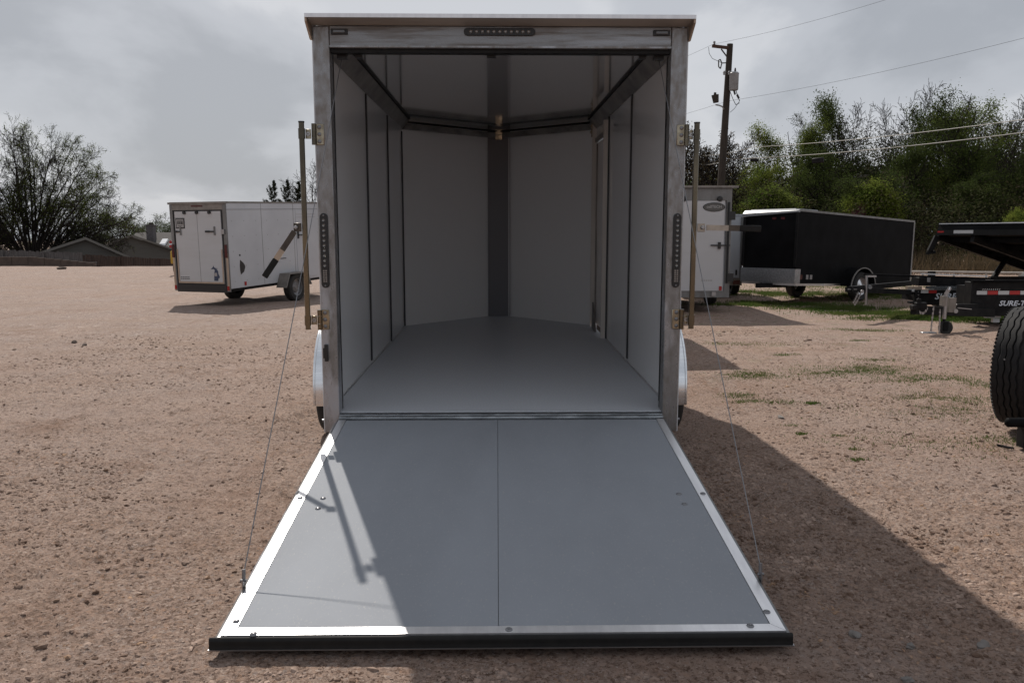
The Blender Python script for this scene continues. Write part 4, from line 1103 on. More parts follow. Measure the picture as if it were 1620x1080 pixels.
def front_flatbed():
    """near black trailer: tongue pointing left, box with tape and lettering, jack with castor wheel"""
    d = 12.6
    j = at_ground(1492, 529); t = thing('flatbed_trailer', 'black flatbed trailer with castor jack, chains and red white tape behind the big tyre', 'trailer', (j.x, j.y, 0), (0, 0, 0))
    # local x right, y away
    def P(px, py, dd): 
        p = at_depth(px, py, dd); return Vector((p.x - j.x, p.y - j.y, p.z))
    # jack
    top = P(1492, 466, j.y)
    MB().tube((0, 0, .24), (.0, 0, top.z), .030, n=14).build('jack_post', m_steel, t)
    MB().tube((0, 0, .17), (0, 0, .26), .022, n=10).box(-.025, .05, -.045, -.035, .06, .2).box(-.025, .05, .035, .045, .06, .2).build('castor_fork', m_blackmatt, t)
    MB().lathe([(.02, -.03), (.09, -.035), (.105, -.02), (.108, 0), (.105, .02), (.09, .035), (.02, .03), (.02, -.03)], (.03, 0, .105), 'y', 24).build('castor_wheel', m_tyre, t)
    MB().box(-.06, -.01, -.06, .05, top.z - .17, top.z - .02).box(.06, .16, -.02, .05, .34, .56).build('jack_bracket', m_bronze, t)
    MB().beam((0, 0, top.z), (.05, -.02, top.z + .11), .03, .05).beam((.05, -.02, top.z + .11), (-.02, -.12, top.z + .07), .018, .018).build('jack_crank', m_steel, t)
    # tongue beams
    MB().beam(P(1446, 490, j.y - .1), P(1570, 495, j.y + .9), .09, .13).build('tongue', m_blackmatt, t)
    MB().beam(P(1500, 486, j.y + .25), P(1640, 484, j.y + 2.2), .07, .10).build('tongue_rail', m_blackmatt, t)
    c0 = P(1448, 483, j.y - .1)
    MB().beam(c0, c0 + Vector((.16, 0, -.0)), .09, .09).beam(c0 + Vector((-.06, 0, -.03)), c0 + Vector((.0, 0, -.03)), .11, .07).box(c0.x + .02, c0.x + .08, c0.y - .02, c0.y + .02, c0.z + .04, c0.z + .1).build('coupler', m_blackmatt, t, bevel=.008)
    MB().lathe([(0, -.01), (.032, -.01), (.033, .0)], P(1512, 492, j.y - .02), 'y', 14).build('warning_decal', m_decalg, t)
    MB().beam(P(1515, 487, j.y - .0), P(1537, 489, j.y - .0), .012, .012).beam(P(1510, 485, j.y), P(1514, 481, j.y), .012, .012).build('tongue_pin', m_steel, t)
    q = P(1477, 484, j.y - .06)
    chain(t, q, (q.x - .02, q.y, .03), .0, 13); chain(t, (q.x + .10, q.y, q.z - .05), (q.x + .08, q.y - .06, .03), .0, 12)
    chain(t, P(1450, 484, j.y - .1), P(1468, 486, j.y - .1), .10, 9)
    MB().box(-.34, -.12, -.05, .06, .015, .04).build('chain_pile', m_steel, t, bevel=.01)
    # box body
    dd = j.y + .9
    a = P(1538, 446, dd); b = P(1760, 446, dd + .0)
    z1 = a.z; z0 = P(1538, 500, dd).z
    body = MB().box(a.x, b.x, a.y, a.y + .22, z0, z1).build('front_box', m_blackmatt, t, bevel=.008)
    MB().box(a.x - .01, b.x, a.y - .04, a.y + .05, z1 + .001, z1 + .03).build('box_lip', m_blackpaint, t)
    tz = P(1545, 463, dd).z
    ppx = lambda px, py: P(px, py, dd - .006)
    edges = [1545, 1562, 1579, 1597, 1614, 1632, 1650]
    for k in range(6):
        p0, p1 = ppx(edges[k], 467), ppx(edges[k + 1], 460)
        MB().box(p0.x + .001, p1.x - .001, a.y - .006, a.y - .0005, tz - .03, tz + .03).build('reflective_tape', m_whitet if k % 2 == 0 else m_redt, body)
    # lettering plate: white slanted capitals
    p = ppx(1612, 480); 
    text_mesh('SURE-TRAC', .115, m_decal, body, (ppx(1613, 480).x, a.y - .008, p.z), (math.pi / 2, 0, 0), shear=.25, bold=.003, sx=1.15)
    mb = MB()
    for k in range(9):
        q0, q1 = ppx(1554 + k * 3.3, 459), ppx(1556.4 + k * 3.3, 456.5)
        mb.hexa([(q0.x, a.y - .004, q0.z), (q1.x - .008, a.y - .004, q0.z), (q1.x - .008, a.y - .001, q0.z), (q0.x, a.y - .001, q0.z)], [(q0.x + .01, a.y - .004, q1.z), (q1.x, a.y - .004, q1.z), (q1.x, a.y - .001, q1.z), (q0.x + .01, a.y - .001, q1.z)])
    mb.build('small_print', m_decalg, body)
    MB().box(ppx(1565, 503).x, ppx(1590, 497).x, a.y + .1, a.y + .16, ppx(1565, 504).z, ppx(1565, 498).z).build('bumper_block', m_whitet, t)
    MB().box(ppx(1577, 508).x, ppx(1588, 503).x, a.y + .1, a.y + .16, ppx(1565, 511).z, ppx(1565, 505).z).build('licence_plate', m_whitet, t)
    MB().box(a.x + .3, b.x, a.y + .3, a.y + 1.0, .28, z1 - .1).build('under_frame', m_blackmatt, t)
    for yy in (a.y + .4, a.y + 1.6):
        MB().tube((b.x - .5, yy, .33), (b.x - .5, yy + .2, .33), .33, n=28).build('wheel', m_tyre, t)
    return t
front_flatbed()

def rear_flatbed():
    d = 15.6
    o = at_depth(1440, 480, d); t = thing('utility_trailer', 'farther black flatbed trailer with long deck rails, its tongue before the black trailer', 'trailer', (o.x, o.y, 0), (0, 0, 0))
    def P(px, py, dd=d):
        p = at_depth(px, py, dd); return Vector((p.x - o.x, p.y - o.y, p.z))
    # long deck rails with bright top edges
    a, b = P(1366, 434), P(1570, 441, d - .6)
    MB().beam(a, b, .07, .035).build('deck_rail', m_blackpaint, t)
    MB().box(P(1452, 437).x, P(1540, 437).x, -.05, .25, P(1452, 452).z, P(1452, 436).z - .03).build('tool_box', m_blackmatt, t, bevel=.01)
    MB().beam(P(1456, 433, d - .07), P(1563, 437, d - .65), .02, .02).build('rail_edge', m_strip, t)
    MB().beam(P(1465, 455, d - .1), P(1534, 454, d - .2), .06, .05).build('fork_rail', m_galv, t)
    # front plate with lettering and tape
    z0, z1 = P(1460, 482).z, P(1460, 459).z
    x0, x1 = P(1455, 470).x, P(1545, 470).x
    body = MB().box(x0, x1, -.02, .22, z0, z1).build('front_box', m_blackmatt, t, bevel=.008)
    zt = P(1460, 461).z
    for k, (pa, pb) in enumerate(((1456, 1468), (1468, 1481))):
        MB().box(P(pa, 461).x, P(pb, 461).x - .002, -.026, -.0205, zt - .03, zt + .025).build('reflective_tape', m_whitet if k == 0 else m_redt, body)
    text_mesh('SURE-TRAC', .155, m_decal, body, (P(1516, 468).x, -.026, P(1510, 469).z), (math.pi / 2, 0, 0), shear=.25, bold=.003, sx=1.15)
    MB().box(P(1502, 476).x, P(1520, 476).x, -.023, -.0205, P(1502, 477).z, P(1502, 474.5).z).build('warning_strip', m_orange, body)
    MB().box(P(1434, 455).x, P(1456, 455).x, -.06, .04, P(1440, 458).z, P(1440, 453).z).build('amber_strip', m_tanpost, t)
    MB().box(P(1432, 456).x, P(1445, 456).x, -.064, -.0605, P(1440, 461).z, P(1440, 457).z).build('label_plate', m_whitet, t)
    # upright posts, vertical with holes
    up = MB().box(P(1443, 480).x, P(1451, 480).x, -.09, -.02, P(1440, 482).z, P(1440, 458).z).build('coupler_channel', m_blackmatt, t)
    mb = MB()
    for k in range(4):
        q = P(1449, 461 + k * 5); mb.lathe([(0, -.096), (.011, -.096), (.011, -.091)], (q.x, 0, q.z), 'y', 8)
    mb.build('bolt', m_steel, up)
    MB().box(P(1434, 478).x, P(1446, 478).x, -.14, -.03, P(1440, 479).z, P(1440, 476).z).build('coupler_foot', m_blackmatt, t)
    MB().box(P(1468, 440).x, P(1477, 440).x, -.06, .02, P(1468, 436).z, P(1468, 429).z).build('rail_block', m_blackmatt, t)
    MB().lathe([(0, -.03), (.045, -.03), (.05, .0)], P(1466, 444), 'y', 14).build('warning_decal', m_whitet, t)
    MB().box(P(1464, 450).x, P(1469, 450).x, -.055, -.045, P(1468, 446).z, P(1468, 438).z).build('grease_cap', m_decalg, t)
    # tongue reaching left in front of the black trailer
    MB().beam(P(1340, 458, d - 1.0), P(1442, 462, d), .08, .09).beam(P(1345, 457, d - 1.0), P(1440, 448, d + 1.2), .07, .09).build('tongue', m_blackmatt, t)
    MB().beam(P(1342, 457.5, d - 1.05), P(1374, 457.5, d - .7), .02, .015).build('coupler_latch', m_steel, t)
    MB().tube(P(1371, 436, d - .8), P(1370, 482, d - .8), .022, n=10).beam(P(1371, 437, d - .8), P(1386, 437, d - .8), .03, .03).build('jack', m_steel, t)
    MB().lathe([(0, -.02), (.035, -.02), (.036, 0)], P(1376, 454, d - .85), 'y', 12).build('jack_cap', m_galv, t)
    MB().lathe([(0, -.01), (.03, -.01), (.031, 0)], P(1364, 461, d - 1.02), 'y', 12).build('warning_decal', m_decalg, t)
    chain(t, P(1362, 463, d - 1), P(1352, 482, d - 1), .02, 10); chain(t, P(1358, 462, d - 1), P(1350, 479, d - 1), .01, 10)
    MB().box(P(1462, 492).x, P(1600, 492).x, .3, .9, .26, z1 - .05).build('under_frame', m_blackmatt, t)
    for yy in (.25, 1.4):
        c = P(1560, 486); MB().tube((c.x, yy, .3), (c.x, yy + .2, .3), .3, n=24).build('wheel', m_tyre, t)
    for px in (1450, 1540):
        c = P(px, 480); MB().box(c.x - .03, c.x + .03, .1, .16, 0, z0 - .001).build('support_leg', m_blackmatt, t)
rear_flatbed()

def tilt_trailer():
    d = 17.0
    o = at_depth(1483, 372, d)
    t = thing('dump_trailer', 'black dump trailer with its bed raised, showing the dark underside at the right edge', 'trailer', (o.x, o.y, 0), (0, 0, 0))
    def P(px, py, dd=d):
        p = at_depth(px, py, dd); return Vector((p.x - o.x, p.y - o.y, p.z))
    a0, a1 = P(1480, 371), P(1484, 356)
    x1 = a0.x + 2.35
    zb, zt = P(1484, 372).z, P(1484, 355).z
    # bed: front edge horizontal, floor sloping down to the rear (away)
    dirv = Vector((4.4, 2.1, -1.12)); fv = Vector((.95, -1.95, 0))
    wv = fv.cross(Vector((0, 0, 1))).normalized() * .06
    wv = wv if wv.dot(dirv) > 0 else -wv
    p0, p1 = Vector((a0.x, 0, zb)), Vector((a0.x, 0, zb)) + fv
    q0, q1 = Vector((a1.x + .03, 0, zt)), Vector((a1.x + .03, 0, zt)) + fv
    front = MB().hexa([p0, p1, p1 + wv, p0 + wv], [q0, q1, q1 + wv, q0 + wv]).build('bed_front', m_blackpaint, t)
    e_ = wv * .25; up1 = Vector((0, 0, .001)); up2 = Vector((0, 0, .020))
    MB().hexa([q0 - e_ + up1, q1 - e_ + up1, q1 + wv + e_ + up1, q0 + wv + e_ + up1], [q0 - e_ + up2, q1 - e_ + up2, q1 + wv + e_ + up2, q0 + wv + e_ + up2]).build('bed_top_rail', m_strip, front)
    A = p0 + wv * 1.1 + Vector((0, 0, .04)); Bv = p1 + wv * 1.1 + Vector((0, 0, .04))
    MB().hexa([A + dirv, Bv + dirv, Bv, A], [A + dirv + Vector((0, 0, .05)), Bv + dirv + Vector((0, 0, .05)), Bv + Vector((0, 0, .05)), A + Vector((0, 0, .05))]).build('bed_floor', m_blackmatt, t)
    MB().hexa([A + dirv + Vector((0, 0, .051)), A + dirv + wv * .5 + Vector((0, 0, .051)), A + wv * .5 + Vector((0, 0, .051)), A + Vector((0, 0, .051))], [A + dirv + Vector((0, 0, .17)), A + dirv + wv * .5 + Vector((0, 0, .17)), A + wv * .5 + Vector((0, 0, .17)), A + Vector((0, 0, .17))]).build('bed_side', m_blackpaint, t)
    for k in range(7):
        f = (k + .6) / 7.5
        MB().beam(A + dirv * f - Vector((0, 0, .05)), Bv + dirv * f - Vector((0, 0, .05)), .05, .09).build('cross_member', m_blackmatt, t)
    MB().beam(A + Vector((.0, 0, -.07)), A + dirv + Vector((0, 0, -.07)), .06, .13).build('side_sill', m_blackmatt, t)
    MB().beam(A + fv * .35 + Vector((0, 0, -.1)), A + fv * .35 + dirv + Vector((0, 0, -.1)), .08, .15).build('bed_rail', m_blackmatt, t)
    MB().beam((a0.x + .05, .04, zb - .02), (a0.x - .08, .04, zb - .33), .06, .10).beam((a0.x - .14, .04, zb - .36), (a0.x + .03, .04, zb - .34), .06, .06).build('latch_arm', m_blackmatt, t)
    # reflective pieces and labels on the bed front
    def fbox(pa, pb, py0, py1, m, nm):
        x0_, x1_ = P(pa, py0).x, P(pb, py0).x
        fa = (x0_ - a0.x) / fv.x * .93; fb = (x1_ - a0.x) / fv.x * .93
        off = -wv * .12; za, zb2 = P(pa, py1).z, P(pa, py0).z
        u0, u1 = Vector((a0.x, 0, 0)) + fv * fa + off, Vector((a0.x, 0, 0)) + fv * fb + off
        MB().hexa([u0 + Vector((0, 0, za)), u1 + Vector((0, 0, za)), u1 - off * .9 + Vector((0, 0, za)), u0 - off * .9 + Vector((0, 0, za))], [u0 + Vector((0, 0, zb2)), u1 + Vector((0, 0, zb2)), u1 - off * .9 + Vector((0, 0, zb2)), u0 - off * .9 + Vector((0, 0, zb2))]).build(nm, m, front)
    fbox(1495, 1510, 364.5, 369.5, m_whitet, 'label_plate'); fbox(1586, 1601, 364.5, 368, m_whitet, 'label_plate'); fbox(1482, 1487, 365.5, 368, m_redt, 'marker_light'); fbox(1614, 1622, 363.5, 366.5, m_redt, 'marker_light')
    # hydraulic ram and frame
    MB().tube(P(1604, 388, d + 1.0), P(1576, 437, d + .4), .035, n=10).tube(P(1590, 412, d + .7), P(1571, 440, d + .35), .055, n=10).build('hydraulic_ram', m_blackmatt, t)
    MB().beam(P(1565, 441, d + .3), P(1680, 441, d + .3), .08, .10).beam(P(1520, 446, d + 1.2), P(1700, 446, d + 1.2), .08, .12).build('frame_rail', m_blackmatt, t)
    MB().beam(P(1565, 439.3, d + .27), P(1640, 439.6, d + .27), .02, .012).build('frame_edge', m_strip, t)
    MB().box(P(1572, 447).x, P(1580, 447).x, .2, .3, P(1572, 450).z, P(1572, 443).z).build('light_bracket', m_strip, t)
    for px in (1540, 1660):
        c = P(px, 446, d + 1.2); MB().box(c.x - .04, c.x + .04, c.y - .04, c.y + .04, 0, c.z - .06).build('support_leg', m_blackmatt, t)
    c = P(1700, 446, d + 1.2)
    for yy in (c.y - .4, c.y + 1.2):
        MB().tube((c.x, yy, .38), (c.x, yy + .22, .38), .38, n=28).build('wheel', m_tyre, t)
tilt_trailer()

# big tyre in the right foreground
def big_tyre():
    gy = 6.15
    c = at_depth(1634, 590, gy)
    r = .468; w = .245; h = w / 2
    t = thing('trailer_wheel', 'big ribbed black trailer tyre standing close at the right edge', 'wheel', (c.x + .098, gy + .23, 0), (0, 0, R(-48)))
    zc_ = r + .008
    prof = [(r * .60, -h * .8), (r * .68, -h * .97), (r * .82, -h), (r * .93, -h * .95), (r * .95, -h * .90)]
    ribs = [(-.86, -.56), (-.50, -.20), (-.14, .14), (.20, .50), (.56, .86)]
    for k, (a, b) in enumerate(ribs):
        ra = r * (1 - .045 * max(abs(a), abs(b)) ** 3)
        prof += [(r * .958, a * h), (ra - .003, a * h + .0012), (ra, a * h + .004), (ra, b * h - .004), (ra - .003, b * h - .0012), (r * .958, b * h)]
    prof += [(r * .95, h * .90), (r * .92, h * .96), (r * .82, h), (r * .68, h * .97), (r * .60, h * .8), (r * .60, -h * .8)]
    mbt = MB().lathe(prof, (0, 0, zc_), 'x', 150)
    mp = len(prof)
    for i in range(150):
        dx = (0, .0045, .0045, 0, -.0045, -.0045)[i % 6]
        for k in range(5, 5 + 30):
            x_, y_, z_ = mbt.v[i * mp + k]
            if abs(x_) < h * .80: mbt.v[i * mp + k] = (x_ + dx, y_, z_)
    tyre = mbt.build('tyre', m_tread, t, 30)
    # shoulder sipes
    mb = MB()
    for k in range(88):
        a = 2 * math.pi * k / 88
        for s in (-1, 1):
            p0 = Vector((s * h * .97, 0, 0)); 
            dirr = Vector((0, math.cos(a), math.sin(a))); tang = Vector((0, -math.sin(a), math.cos(a)))
            q0 = Vector((s * h * .90, 0, zc_)) + dirr * (r * .972); q1 = Vector((s * h * .985, 0, zc_)) + dirr * (r * .915)
            mb.beam(q0, q1, .013, .010, up=dirr)
    mb.build('tread_lug', m_tread, tyre, kind='stuff')
    MB().lathe([(r * .605, -h * .7), (r * .55, -h * .6), (r * .5, -.02), (r * .2, -.03), (0, -.05)], (0, 0, zc_), 'x', 40).build('rim', m_blackpaint, t)
    MB().tube((.02, 0, zc_), (.9, 0, zc_), .05, n=14).build('axle', m_blackmatt, t)
    MB().box(.40, .48, -.6, .8, zc_ - .02, zc_ + .1).build('frame_rail', m_blackmatt, t)
    MB().lathe([(0, -.006), (.006, -.006), (.007, 0)], (-.02, -r - .001, zc_ + .1), 'y', 8).build('valve_cap', m_steel, t)
    s_ = thing('step_bracket', 'glossy black steel step bracket in front of the big tyre, at the right edge', 'bracket', (0, 0, 0))
    e = at_depth(1590, 668, 5.75)
    mb = MB()
    mb.tube((e.x + .02, e.y, e.z), (e.x + .5, e.y - .03, e.z + .01), .034, n=18).lathe([(0, -.02), (.02, -.014), (.034, 0)], (e.x + .02, e.y, e.z), 'x', 18)
    mb.build('step_tube', m_blackpaint, s_)
    f = at_depth(1614, 690, 5.75)
    MB().box(f.x, f.x + .08, e.y - .04, e.y + .04, 0.0, e.z - .03).build('step_post', m_blackmatt, s_)
big_tyre()

# small loose things on the ground
def small_things():
    p = at_ground(1590, 702)
    o = MB().tube((-.035, .03, .018), (.02, -.05, .012), .007, n=8).tube((-.02, .045, .014), (.045, -.035, .010), .006, n=8).tube((-.035, .03, .018), (-.02, .045, .014), .007, n=8).build('hitch_clip', m_blackmatt)
    o.location = (p.x, p.y, gz(p.x, p.y)); tag(o, 'small black steel clip lying on the gravel under the big tyre', 'clip')
    rng = random.Random(4)
    import bmesh
    def rock(px, py, sx, sy, sz, label, mat=m_rock):
        bm = bmesh.new(); bmesh.ops.create_icosphere(bm, subdivisions=3, radius=1)
        sd = rng.random() * 50
        for v in bm.verts:
            c = v.co
            k = 1 + .22 * math.sin(3.1 * c.x + sd) * math.cos(2.7 * c.y + sd * 2) + .12 * math.sin(6.3 * c.z + 4 * c.x + sd)
            v.co = Vector((c.x * sx, c.y * sy, max(c.z, -.6) * sz)) * k
        me = bpy.data.meshes.new('rock'); bm.to_mesh(me); bm.free(); me.materials.append(mat)
        o = bpy.data.objects.new('rock', me); COL.objects.link(o)
        me.polygons.foreach_set('use_smooth', [True] * len(me.polygons)); me.set_sharp_from_angle(angle=R(28))
        p = at_ground(px, py); o.location = (p.x, p.y, gz(p.x, p.y) + sz * .3); o.rotation_euler = (0, 0, rng.random() * 6)
        tag(o, label, 'rock')
    rock(1441, 1016, .018, .016, .013, 'rounded grey pebble in the trailer shadow, lower right')
    rock(1556, 1011, .040, .020, .010, 'flat grey stone slab at the edge of the trailer shadow')
    rock(1436, 1071, .020, .014, .012, 'pale angular stone at the bottom edge right of the ramp')
    rock(1353, 1000, .026, .02, .012, 'dull blue grey stone right of the ramp corner')
    rock(314, 1014, .028, .02, .005, 'pale flat stone beside the ramp corner in the sun', m_stone)
    rock(1236, 643, .045, .022, .020, 'dark flat stone on the sunny gravel beyond the shadow', m_rock)
    rock(1277, 539, .09, .03, .02, 'pale flat stone on the gravel before the white trailer shadow', m_stone)
    rock(118, 545, .05, .03, .03, 'dark earth clod on the open lot at left', m_wallb)
    rock(134, 549, .045, .03, .025, 'second dark earth clod just right of its twin on the lot', m_wallb)
    rock(97, 427, .22, .12, .08, 'dark flat clod far off near the fence', m_wallb)
small_things()

# ================================================================== UTILITY POLE AND WIRES
def pole():
    d = 37.0
    top = at_depth(1155, 70, d)
    lean = at_depth(1140, 300, d)
    k = (lean.x - top.x) / (lean.z - top.z)
    bx = top.x + k * (0 - top.z)
    t = thing('utility_pole', 'dark timber utility pole with crossarm, grey transformer can and lamp, right of the open trailer', 'utility pole', (bx, d, 0))
    L_ = lambda px, py, dd=d: at_depth(px, py, dd) - Vector((bx, d, 0))
    MB().tube((0, 0, -.5), L_(1155, 70), .19, .125, n=14).build('pole', m_pole, t)
    a, b = L_(1127, 73, d - .35), L_(1152, 76, d - .17)
    MB().beam(a, b, .09, .12).build('crossarm', m_cross, t)
    MB().beam(L_(1141, 78, d - .3), L_(1150, 90, d - .2), .03, .05).build('arm_brace', m_pole, t)
    i0 = L_(1130, 72, d - .34)
    MB().lathe([(0, .0), (.05, .0), (.03, .05), (.055, .07), (.045, .12), (0, .14)], (i0.x, i0.y, i0.z + .04), 'z', 10).build('insulator', m_xfmr, t)
    c = L_(1158, 131, d - .05)
    c.y -= .30
    MB().lathe([(0, -.37), (.17, -.37), (.19, -.34), (.195, .28), (.205, .30), (.205, .33), (.15, .38), (0, .40)], c, 'z', 20).build('transformer', m_xfmr, t, 40)
    MB().lathe([(0, .38), (.03, .38), (.045, .45), (.03, .5), (.03, .55), (0, .56)], (c.x + .04, c.y, c.z), 'z', 10).build('bushing', m_pole, t)
    for px, py in ((1146, 116), (1154, 116)):
        q = L_(px, py, d - .3); MB().lathe([(0, -.08), (.06, -.06), (.05, .0), (.07, .03), (.04, .09), (0, .1)], q, 'z', 10).build('insulator', m_xfmr, t)
    # cut-out fuse
    q = L_(1140, 102, d - .25)
    MB().path([q + Vector((-.09, 0, .16)), q + Vector((-.02, 0, .20)), q + Vector((.05, 0, .05)), q + Vector((.0, 0, -.18)), q + Vector((-.08, 0, -.10)), q + Vector((-.09, 0, .16))], .025, 6).beam(q + Vector((.05, 0, .05)), q + Vector((.28, .1, .08)), .04, .04).build('fuse_cutout', m_pole, t)
    # lamp on a gooseneck
    q = L_(1131, 158, d - .35)
    MB().tube(q + Vector((0, 0, .20)), q + Vector((.05, 0, -.12)), .16, .12, n=12).tube(q + Vector((.0, 0, .2)), q + Vector((-.0, 0, .30)), .06, .05, n=8).build('lamp_head', m_pole, t)
    MB().path([L_(1132, 166, d - .33), L_(1138, 167, d - .3), L_(1143, 169, d - .22), L_(1145, 173, d - .1)], .03, 6).build('lamp_arm', m_xfmr, t)
    MB().path([L_(1121, 75, d - .4), L_(1122, 85, d - .4), L_(1127, 93, d - .4), L_(1136, 97, d - .35), L_(1142, 100, d - .3)], .010, 5).path([L_(1163, 140, d - .3), L_(1167, 152, d - .3), L_(1170, 160, d - .3)], .018, 5).path([L_(1155, 145, d - .3), L_(1159, 156, d - .3), L_(1164, 166, d - .3), L_(1170, 163, d - .3)], .014, 5).path([L_(1161, 143, d - .3), L_(1163, 150, d - .3)], .04, 6).path([L_(1166, 150, d - .3), L_(1169, 156, d - .3)], .045, 6).path([L_(1155, 178, d - .2), L_(1162, 172, d - .25), L_(1170, 160, d - .3)], .010, 5).build('jumper_wire', m_wire, t)
    def wire(name, pts, r, label, mat, sagv):
        P_ = [at_depth(*p) for p in pts]
        out = []
        for A, B in zip(P_[:-1], P_[1:]):
            for k in range(14):
                s = k / 14; p = A.lerp(B, s); p.z -= sagv * 4 * s * (1 - s); out.append(p)
        out.append(P_[-1])
        o = MB().path(out, r, 5).build(name, mat); tag(o, label, 'wire')
    wire('power_line', [(700, 255, 60), (1129, 70, d - .34), (1500, -32, 27)], .005, 'thin power line running over the top of the pole crossarm', m_wire, .15)
    wire('power_line', [(700, 285, 60), (1152, 160, d - .2), (1680, 45, 24)], .005, 'thin lower power line passing the transformer and crossing the open sky', m_wire, .15)
    wire('aerial_cable', [(1100, 246, 44), (1190, 233, d), (1700, 178, 23)], .013, 'upper pale cable strung in front of the wood', m_cable, .12)
    wire('aerial_cable', [(1100, 258, 44), (1150, 252, d - .1), (1700, 199, 23)], .014, 'lower pale cable strung in front of the wood with splice boxes', m_cable, .15)
    for px, py, dd, l_ in ((1190, 251, 34.5, .42), (1295, 254, 32.5, .55)):
        pass
    o = MB().beam(at_depth(1187, 253, 35), at_depth(1200, 254, 34.8), .10, .13).build('splice_box', m_blackmatt, bevel=.03); tag(o, 'small black splice case on the lower cable near the pole', 'splice box')
    o = MB().beam(at_depth(1285, 255, 32.5), at_depth(1303, 253, 32.2), .12, .20).build('splice_box', m_blackmatt, bevel=.03); tag(o, 'larger black splice case hanging on the lower cable before the wood', 'splice box')
pole()

# pale rail on the right, along the edge of the lot
def rail():
    a, b = at_depth(1436, 429.5, 31), at_depth(1640, 432, 29)
    t = thing('guard_rail', 'low pale pipe rail along the lot edge before the dry grass', 'rail', ((a.x + b.x) / 2, (a.y + b.y) / 2, 0))
    o = Vector((t.location.x, t.location.y, 0))
    MB().tube(a - o, b - o, .045, n=10).build('rail', m_conc, t)
    for k in range(4):
        p = a.lerp(b, (k + .5) / 4) - o
        MB().tube((p.x, p.y, 0), (p.x, p.y, p.z), .04, n=8).build('post', m_conc, t)
rail()

# ================================================================== FENCE, WALL, HOUSES
def fence():
    def run(name, x_px0, x_px1, d0, d1, top0, top1, mat, label, seed):
        rng = random.Random(seed)
        a, b = at_depth(x_px0, top0, d0), at_depth(x_px1, top1, d1)
        o = thing(name, label, 'fence', (a.x, a.y, 0)); off = Vector((a.x, a.y, 0))
        Lh = Vector((b.x - a.x, b.y - a.y, 0)); n = int(Lh.length / .145); u = Lh.normalized(); nn = Vector((-u.y, u.x, 0))
        mb = MB()
        for k in range(n):
            p = a.lerp(b, k / n); q = a.lerp(b, (k + .93) / n)
            gzv = gz(p.x, p.y)
            dz = rng.uniform(-.05, .03); off_n = nn * rng.uniform(-.012, .012)
            P0, P1 = p - off + off_n, q - off + off_n
            zb = max(gzv - .05, p.z - 2.2)
            mb.hexa([(P0.x, P0.y, zb), (P1.x, P1.y, zb), (P1.x + nn.x * .02, P1.y + nn.y * .02, zb), (P0.x + nn.x * .02, P0.y + nn.y * .02, zb)],
                    [(P0.x, P0.y, p.z + dz), (P1.x, P1.y, q.z + dz), (P1.x + nn.x * .02, P1.y + nn.y * .02, q.z + dz), (P0.x + nn.x * .02, P0.y + nn.y * .02, p.z + dz)])
        mb.build('fence_boards', mat, o, kind='stuff')
        for k in range(0, n, 16):
            p = a.lerp(b, k / n) - off
            MB().box(p.x - .05, p.x + .05, p.y - .13, p.y - .03, p.z - 2.2, p.z + .02).build('fence_post', mat, o)
        return o
    run('board_fence', -60, 130, 50, 50, 393, 400, m_fence2, 'weathered grey board fence behind the block wall, far left', 1)
    run('board_fence', 127, 300, 54, 55, 402, 412, m_fence, 'dark brown board fence below the house gables', 2)
    # retaining wall of blocks
    a, b = at_depth(-70, 409, 45.5), at_depth(150, 421, 45.5)
    w = thing('block_wall', 'low brown concrete block wall at the far left edge of the lot', 'wall', (a.x, a.y, 0))
    n = 17
    for k in range(n):
        x0 = (b.x - a.x) * k / n; x1 = (b.x - a.x) * (k + 1) / n - .012
        zt = .42 - .34 * max(0, (k - 9) / 8) if k > 9 else .42
        zg = gz(a.x + x0, a.y)
        MB().box(x0, x1, -.15 + .02 * (k % 2), .15, zg - .1, max(zt, zg + .08)).build('wall_block', m_wallb, w)
    p = at_ground(783 / 5.4, 418)
    o = MB().lathe([(.20, 0), (.26, .45), (.28, .47), (.28, .5), (.25, .5)], (0, 0, 0), 'z', 14).build('tub', m_fence2)
    q = at_depth(145, 420, 46.5); o.location = (q.x, q.y, gz(q.x, q.y) - .05); tag(o, 'small grey tub standing at the end of the block wall', 'tub')
fence()

